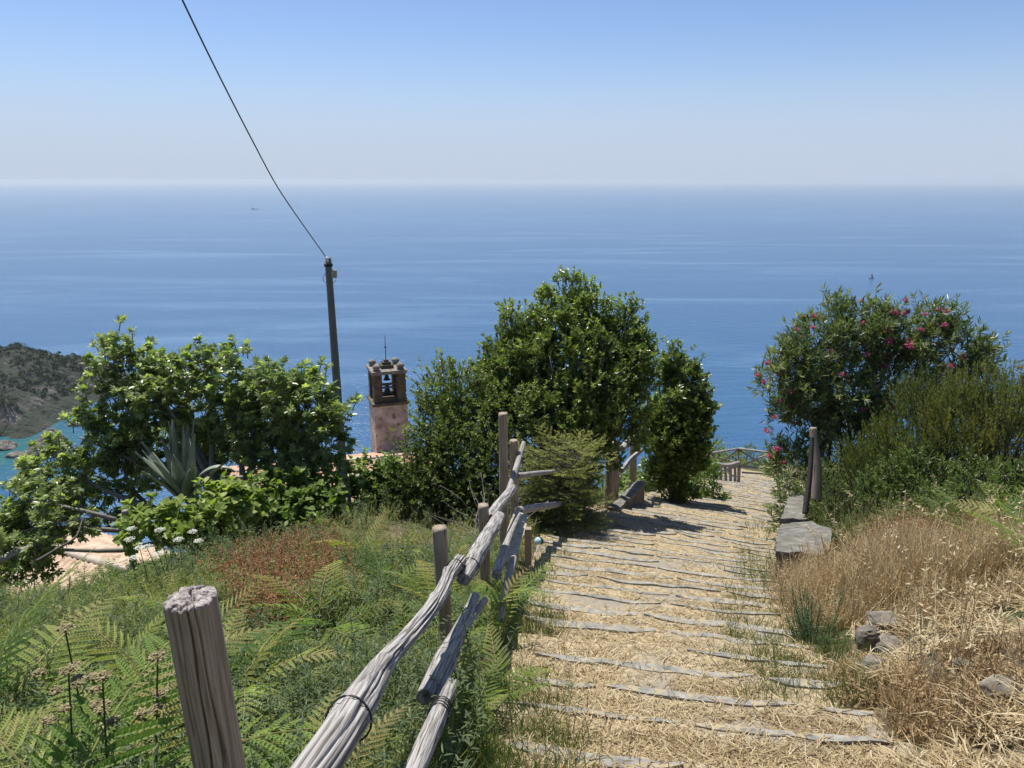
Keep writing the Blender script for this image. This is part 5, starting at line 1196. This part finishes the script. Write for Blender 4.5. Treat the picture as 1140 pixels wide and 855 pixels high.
# hillside bushes beyond the far landing
for i, (px, py, z, rx, rz_) in enumerate([(795, 512, 40, 1.3, .9), (815, 518, 38, 1.4, .9), (838, 525, 37, 1.2, .7), (780, 505, 42, 1.2, .8), (850, 530, 36, .9, .5), (805, 535, 36, 1.4, .8), (870, 520, 37, 1.0, .8)]):
    c = P(px, py+6, z); bush('hillside_bush', 'olive-green bush on the slope beyond the far railing', 'shrub', [(c, (rx, 1.0, rz_)), (c+np.array([rx*.6, .2, .3]), (rx*.5, .8, rz_*.6)), (c-np.array([rx*.6, .2, .5]), (rx*.6, .8, rz_*.6))], np.array([c[0], c[1], c[2]-1.3]), 420, .22, 9, .12, PL, 'shrub', 120+i, r0=.05, tmean=.5, stem_every=5, group='bushes beyond the far railing')

# --- vines on the terrace edge
def vine(lab, lobes, base, n, seed, tm=.45):
    bush('grape_vine', lab, 'vine', lobes, base, n, .14, 7, .12, PV_, 'vine', seed, r0=.025, inner=.3, noise=.5, up=.5, ang=1.2, tmean=tm, vary=.3, crown='foliage', trunk='stem', upb=1.2)
zv = 13.2
vine('bright green vine on the terrace edge right of the fig tree', [lob(410, 535, zv, .35, .4, .25), lob(400, 552, zv, .22, .3, .25), lob(430, 528, zv, .35, .4, .2), lob(455, 545, zv, .3, .4, .25), lob(385, 528, zv+.3, .3, .3, .2)], on(*(P(418, 560, zv)[:2])), 260, 130)
vine('green vine under the right half of the fig tree', [lob(320, 555, zv-1, .50, .4, .28), lob(285, 545, zv-1, .4, .4, .3), lob(350, 560, zv-1, .4, .4, .25), lob(335, 575, zv-1.4, .3, .3, .2)], on(*(P(320, 575, zv-1)[:2])), 420, 131, .4)
vine('yellow-green vine sprawling in front of the agave', [lob(195, 580, zv-2, .5, .4, .20), lob(240, 572, zv-2, .4, .4, .20), lob(165, 585, zv-2.1, .35, .4, .2), lob(225, 590, zv-2.2, .4, .3, .15), lob(265, 560, zv-1.6, .3, .3, .2)], on(*(P(210, 590, zv-2)[:2])), 460, 132, .7)
# vineyard stakes and wire
for i, (px, pt_, z, r_, lab) in enumerate([(379, 527, 12.6, .055, 'thick vineyard stake under the utility pole'), (387, 531, 12.7, .03, 'thin dark vineyard stake beside the thick one'), (139, 568, 10.9, .05, 'mossy vineyard stake left of the agave'), (268, 530, 12.0, .035, 'thin grey vineyard stake under the fig trunk')]):
    post('vineyard_stake', lab, px, pt_, z, r_, 'bark_pale' if i in (2, 3) else 'wood_dark', cat='stake', seed=80+i, nseg=10, cracks=2, rough=.1)
tag(tubeobj('fence_wire', [P(139, 571, 10.9), P(95, 577, 10.4), P(48, 586, 9.9), P(-20, 602, 9.2)], [.004, .004], M['wire'], nseg=5, n=20), 'thin wire strung left from the mossy stake', 'wire')
logrun('log_rail', 'pale fallen pole low at the left edge above the tiled roof', [P(-12, 632, 11.2), P(12, 618, 11.5), P(48, 604, 12.0), P(95, 583, 12.7)], [.05, .05, .04, .025], seed=90, cracks=2, nseg=16, rough=.06)
tag(tubeobj('bare_branch', [P(40, 625, 10.6), P(62, 612, 10.9), P(84, 598, 11.2), P(92, 578, 11.6), P(98, 570, 11.8)], [.022, .02, .012, .008], M['bark'], nseg=8, n=30, rough=.1), 'dark bare branch curving before the beige tiled roof', 'branch')

# ------------------------------------------------------------------ bracken
def frond_mesh(name, L_, npin, npl, seed, droop=.6, wid=.34):
    r6 = np.random.default_rng(seed); pos, DD, LL, UP, TT = [], [], [], [], []
    big = []; stalk = .38*L_; n = 26; s = np.linspace(0, L_+stalk, n); ang = R(78)-(R(78)-R(18))*sstep(0, stalk*1.3, s) - droop*np.clip((s-stalk)/L_, 0, 1)**1.5
    d = np.stack([np.cos(ang), 0*s, np.sin(ang)], -1); C = np.concatenate([[[0, 0, 0]], np.cumsum(d[:-1]*(s[1]-s[0]), 0)])
    at = lambda q: np.array([np.interp(q, s, C[:, k_]) for k_ in range(3)]); dat = lambda q: np.array([np.interp(q, s, d[:, k_]) for k_ in range(3)])
    for i in range(npin):
        u_ = (i+.3)/npin; q_ = stalk+u_*L_; c = at(q_); t_ = dat(q_); t_ /= np.linalg.norm(t_)
        pl_ = L_*wid*(1-u_)**.85*(.75+.25*min(1, u_*6))+.008
        up_ = np.cross(t_, (0, 1., 0)); up_ = -up_ if up_[2] < 0 else up_
        for sg in (-1, 1):
            a = R(62)-R(18)*u_+r6.normal(0, .04); pd = t_*math.cos(a)+np.array([0, sg, 0])*math.sin(a)+up_*r6.normal(.02, .06); pd /= np.linalg.norm(pd)
            if npl == 0:
                continue
            big.append((c, pd, pl_, up_, .52+.25*u_+r6.normal(0, .06)))
            k2 = max(3, int(npl*(1-u_*.6))); tt_ = .50+.28*u_+r6.normal(0, .08)
            for j in range(k2):
                v_ = (j+.5)/k2; pp_ = c+pd*pl_*v_-np.array([0, 0, .10*pl_*v_*v_]); ll = min(pl_*.15, .021*L_)*(1-v_)**.45+.003
                for s2 in (-1, 1):
                    side = np.cross(up_, pd)*s2; pos.append(pp_); DD.append(side*.9+pd*.42); LL.append(ll); UP.append(up_+r6.normal(0, .12, 3)); TT.append(tt_+r6.normal(0, .05))
            pos.append(c+pd*pl_*.90-np.array([0, 0, .09*pl_])); DD.append(pd); LL.append(pl_*.12); UP.append(up_); TT.append(tt_)
    pr = proto_leaf(.20 if npl == 0 else .36, .08, .10); pm = replicate(pr, np.array(pos), np.array(DD), np.array(LL), up=np.array(UP), tint=np.clip(TT, 0, 1))
    b2 = replicate(proto_leaf(.12, .06, .10), np.array([b_[0] for b_ in big]), np.array([b_[1] for b_ in big]), np.array([b_[2] for b_ in big]), up=np.array([b_[3] for b_ in big]), tint=np.clip([b_[4] for b_ in big], 0, 1)); pm = joint([pm, b2])
    kb = r6.uniform(-.28, .28); kt = r6.uniform(-.5, .5)
    def warp(V_): V_ = V_.copy(); x_ = V_[:, 0]; V_[:, 2] += V_[:, 1]*kt*x_*.6 - .9*V_[:, 1]**2*(.6+.4*np.sin(seed)); V_[:, 1] += kb*x_*x_; return V_
    pm = (warp(pm[0]), pm[1], pm[2]); C = warp(C)
    v, q, u = tube(list(C[::3])+[C[-1]], [.0045*L_/.7, .0035*L_/.7, .001], nseg=4, n=16, caps=False)
    a_ = joint([pm, (v, q, np.full(len(v), .95))]); return mesh_np(name, a_[0], a_[1], M['fern'], tint=a_[2])
FR = [frond_mesh('frond', 1.0, 17, 15, 300+i, droop=.35+.12*i) for i in range(9)]
FM = [frond_mesh('frond', 1.0, 15, 6, 320+i, droop=.35+.2*i) for i in range(5)]
def fern(loc, scale, nf, lab, group=None, az0=None, spread=6.28, hi=True, tilt=0):
    t = thing('bracken_fern', lab, 'fern', loc, random.uniform(0, 6.28) if az0 is None else az0, group)
    for k_ in range(nf):
        o = link('frond', random.choice(FR if hi else FM), t); a = (k_+random.uniform(-.3, .3))/nf*spread-spread/2
        s_ = scale*random.uniform(.75, 1.15); o.rotation_euler = (random.uniform(-.35, .35), random.uniform(-.55, .2)+tilt, a); o.scale = (s_, s_, s_)
    return t
def at_px(px, py, up=0.0): c = hit(px, py, up); c[2] = float(ground(c[0], c[1]))-.02; return c
# named nearest ferns
fern(at_px(60, 960, .1), .95, 6, 'bright bracken filling the lower left corner of the photo', az0=R(90))
fern(at_px(150, 900, .1), .75, 5, 'bracken rising just left of the foreground post', az0=R(120))
fern(at_px(-20, 830, .1), .85, 6, 'bracken cut by the left edge of the photo')
fern(at_px(260, 800, .1), .80, 4, 'bracken with one long bright frond reaching right of the foreground post', az0=R(40), spread=3.2)
fern(at_px(330, 935, .1), .60, 5, 'bracken arching over the swollen lower end of the nearest log', az0=R(30))
fern(at_px(550, 790, .0), .42, 6, 'small bracken between the lower logs and the steps', az0=R(60))
fern(at_px(535, 720, .0), .62, 7, 'bracken tuft spilling over the left edge of the steps', az0=R(20))
fern(at_px(560, 690, .0), .55, 7, 'bracken tuft under the short pale pole')
fern(at_px(520, 830, .0), .38, 6, 'low bracken at the near edge of the steps')
fern(at_px(480, 690, .0), .50, 5, 'bracken behind the lower logs beside the brown post')
for i in range(46):                                   # left meadow
    for _ in range(60):
        y = 1.9*(9.5/1.9)**random.random(); x = random.uniform(-.76*y-.7, 1.2)
        if lat(x, y)[0] > .45 and rustf(x, y) < .3 and fbm(x*.55, y*.55, 0, 91, 2) > (.44 if x < -1.5 else .36) and not (y < 2.3 and abs(x) < .55) : break
    z = math.hypot(x, y); fern(on(x, y, -.02), random.uniform(.38, .75), random.choice((4, 5, 6)), 'green bracken among the meadow grass left of the log fence', 'bracken in the left meadow', hi=y < 4.2)
for i in range(40):                                   # right bank
    for _ in range(60):
        y = random.uniform(6.0, 12.0); x = random.uniform(4.2, .72*y+1.6)
        if lat(x, y)[1] > 2.0+.35*max(0, 8.5-y) : break
    fern(on(x, y, .0), random.uniform(.55, .9), 6, 'bracken on the right bank under the tree heath', 'bracken on the right bank', hi=False)

# ------------------------------------------------------------------ umbel flowers
def umbel(loc, h, r_, nfl, mat, lab, group, seed, cat='wildflower', name='wild_carrot'):
    r6 = np.random.default_rng(seed); t = thing(name, lab, cat, loc, 0, group)
    tipc = np.array([r6.normal(0, .05), r6.normal(0, .05), h]); v, q, u = tube([(0, 0, 0), tipc*.5+r6.normal(0, .01, 3), tipc], [.005, .0035], nseg=5, n=8)
    link('stem', mesh_np('stem', v, q, M['weed'], tint=np.full(len(v), .4)), t)
    heads = [(tipc, r_)]+[(tipc*[1, 1, .8]+np.array([r6.uniform(-.14, .14), r6.uniform(-.1, .1), 0]), r_*.7) for _ in range(nfl-1)]
    for c, rr2 in heads:
        n = 150; a = r6.uniform(0, 6.28, n); rd = rr2*np.sqrt(r6.random(n)); pos = np.stack([rd*np.cos(a), rd*np.sin(a), .22*rr2*(1-(rd/rr2)**2)+r6.normal(0, .004, n)], -1)+c
        pm = replicate(proto_leaf(.8, .05, .1), pos, rdir(n)*[1, 1, .2], r6.uniform(.006, .014, n), up=np.tile([0, 0, 1.], (n, 1)), tint=r6.uniform(0, 1, n))
        k_ = 14; a = np.linspace(0, 6.28, k_, endpoint=False); rays = replicate(proto_blade(.03, .1), np.tile(c-np.array([0, 0, rr2*.6]), (k_, 1)), np.stack([np.cos(a)*.9, np.sin(a)*.9, np.full(k_, .75)], -1), np.full(k_, rr2*1.05), tint=np.full(k_, .2))
        a_ = joint([pm, rays]); link('flower_head', mesh_np('flower_head', a_[0], a_[1], M[mat], tint=a_[2]), t)
for i, (px, py, s_) in enumerate([(173, 604, .075), (182, 590, .07), (146, 598, .075), (141, 590, .06), (198, 599, .07), (209, 597, .06), (215, 600, .06), (146, 621, .06), (186, 610, .07), (160, 608, .06)]):
    p = P(px, py, 8.6 if py < 603 else 8.0); g = float(ground(p[0], p[1])); h = max(.4, min(1.1, p[2]-g)); umbel((p[0], p[1], p[2]-h), h, s_*.85, 1, 'cream', 'white flat-headed wild carrot flower beside the yellow-green vine', 'wild carrot flowers', 400+i)
for i, (px, py, z, s_, lab) in enumerate([(88, 690, 3.0, .032, 'dry yellow umbel plant left of the foreground post, topmost head'), (50, 758, 2.7, .03, 'dry yellow umbel plant near the left edge'), (142, 736, 2.8, .03, 'dry yellow umbel plant close by the foreground post'), (98, 756, 2.7, .028, 'dry yellow umbel plant between the two others at lower left')]):
    p = P(px, py, z); g = float(ground(p[0], p[1])); h = max(.35, p[2]-g); umbel((p[0], p[1], p[2]-h), h, s_, 6, 'yellow_head', lab, None, 420+i, 'wild plant', 'dry_fennel')
# feathery weeds
def weedclump(px, py, h, lab, seed, n=16, mat='weed', tm=.4, r_=.14):
    r6 = np.random.default_rng(seed); c = at_px(px, py); t = thing('feathery_weed', lab, 'weed', c); ps, st = [], []
    for i in range(n):
        a = r6.uniform(0, 6.28); b0_ = np.array([math.cos(a)*r_*r6.random()*.6, math.sin(a)*r_*r6.random()*.6, 0]); d = np.array([math.cos(a)*.35, math.sin(a)*.35, 1])*h*r6.uniform(.5, 1.1)
        st.append(tube([b0_, b0_+d*.5+r6.normal(0, .01, 3), b0_+d], [.004, .002], nseg=4, n=5, caps=False)); m_ = 60; u_ = r6.uniform(.1, 1, m_)
        ps.append(replicate(proto_blade(.06, .1), b0_+d*u_[:, None], rdir(m_)*[1, 1, .4]+[0, 0, .7], r6.uniform(.02, .07, m_)*h/.35, tint=np.clip(r6.normal(tm, .18, m_), 0, 1)))
    a_ = joint(ps); link('leaves', mesh_np('leaves', a_[0], a_[1], M[mat], tint=a_[2]), t); v, q, u = join(st); link('stems', mesh_np('stems', v, q, M[mat], tint=np.full(len(v), .3)), t)
weedclump(618, 790, .30, 'feathery weed with dark upright stems at the left edge of the steps', 1, 14)
weedclump(905, 718, .42, 'dark green feathery weed at the right edge of the steps', 2, 34, 'herb', .25, .25)
weedclump(893, 690, .38, 'grey-green weed behind the dark feathery one', 3, 24, 'herb', .4, .25)
weedclump(850, 660, .35, 'straw-green weed clump at the foot of the concrete wall', 4, 26, 'weed', .7, .3)
weedclump(845, 600, .40, 'low green weed clump left of the concrete wall end', 5, 22, 'weed', .45, .3)
weedclump(625, 842, .16, 'small weed near the bottom edge of the steps', 6, 8)
weedclump(784, 712, .09, 'tiny green seedling on the right half of the steps', 7, 6, 'weed', .3, .05)
weedclump(842, 765, .10, 'tiny green tuft near the right end of a stone step', 8, 7, 'weed', .3, .06)

for i, (px, py, h, nn_, mt, tm, lab) in enumerate([(880, 655, .45, 40, 'brown_grass', .7, 'tangle of dry grass against the dark face of the concrete wall end'), (915, 655, .5, 44, 'brown_grass', .6, 'tall dry grass clump hiding the right part of the concrete wall end'),
        (945, 640, .5, 44, 'brown_grass', .75, 'pale dry grass clump just right of the concrete wall end'), (935, 600, .35, 30, 'weed', .6, 'green tuft growing over the corner of the concrete wall end'), (880, 575, .22, 14, 'weed', .7, 'small tuft rooted in the joint of the concrete wall'),
        (862, 668, .3, 30, 'weed', .45, 'green weed at the left foot of the concrete wall end'), (960, 690, .35, 26, 'herb', .2, 'dark green leafy weed beside the bank crack')]):
    weedclump(px, py, h, lab, 30+i, nn_, mt, tm, .35)

# green thicket filling the right edge
bush('broom_bush', 'leafy green thicket at the foot of the dark tree heath', 'shrub', [lob(1020, 535, 10.2, .5, .4, .42), lob(1062, 548, 9.8, .55, .4, .42), lob(985, 550, 10.4, .4, .4, .30), lob(1050, 580, 9.3, .4, .4, .3)], on(*(P(1030, 580, 10.2)[:2])), 1600, .13, 12, .05, proto_leaf(.3, .1, .1), 'shrub', 109, r0=.03, tmean=.25, noise=.5, up=.9)
bush('broom_bush', 'dark green thicket against the right edge of the photo', 'shrub', [lob(1105, 555, 9.0, .5, .4, .42), lob(1150, 565, 8.7, .5, .4, .42), lob(1125, 600, 8.3, .5, .4, .38), lob(1155, 640, 7.6, .35, .4, .38)], on(*(P(1120, 590, 9.1)[:2])), 1900, .13, 12, .055, proto_leaf(.3, .1, .1), 'shrub', 110, r0=.03, tmean=.2, noise=.5, up=.9)
for i, (px, py, z, s_) in enumerate([(1085, 640, 8.2, .75), (1125, 660, 7.6, .8), (1100, 610, 8.8, .8), (1150, 700, 7.0, .8), (1060, 610, 8.9, .7), (1135, 620, 8.4, .8), (1165, 650, 7.6, .85), (1110, 690, 7.2, .6), (1020, 600, 9.4, .6), (1150, 740, 6.4, .65)]):
    p = P(px, py, z); fern(on(p[0], p[1], -.02), s_, 7, 'lush bracken along the right edge of the photo', 'bracken along the right edge', hi=i % 2 == 0)

bush('leafy_shrub', 'dark leafy shrub at the left edge beside the beige roof', 'shrub', [lob(5, 605, 12.6, .6, .4, .30), lob(35, 618, 12.2, .4, .4, .22), lob(-10, 630, 12, .5, .4, .25)], on(*(P(5, 625, 12.4)[:2])), 700, .13, 11, .075, PL, 'fig', 111, r0=.03, tmean=.35, noise=.5)

weedclump(928, 612, .40, 'green and straw weed hanging over the right corner of the wall end', 61, 40, 'weed', .6, .25)
weedclump(868, 640, .30, 'straw-coloured weed rooted at the left corner of the wall end', 62, 26, 'weed', .75, .2)
weedclump(640, 745, .10, 'tiny green sprout on the left half of the steps', 63, 7, 'weed', .35, .06)
weedclump(700, 672, .08, 'tiny green sprout in the middle of the steps', 64, 9, 'weed', .4, .12)
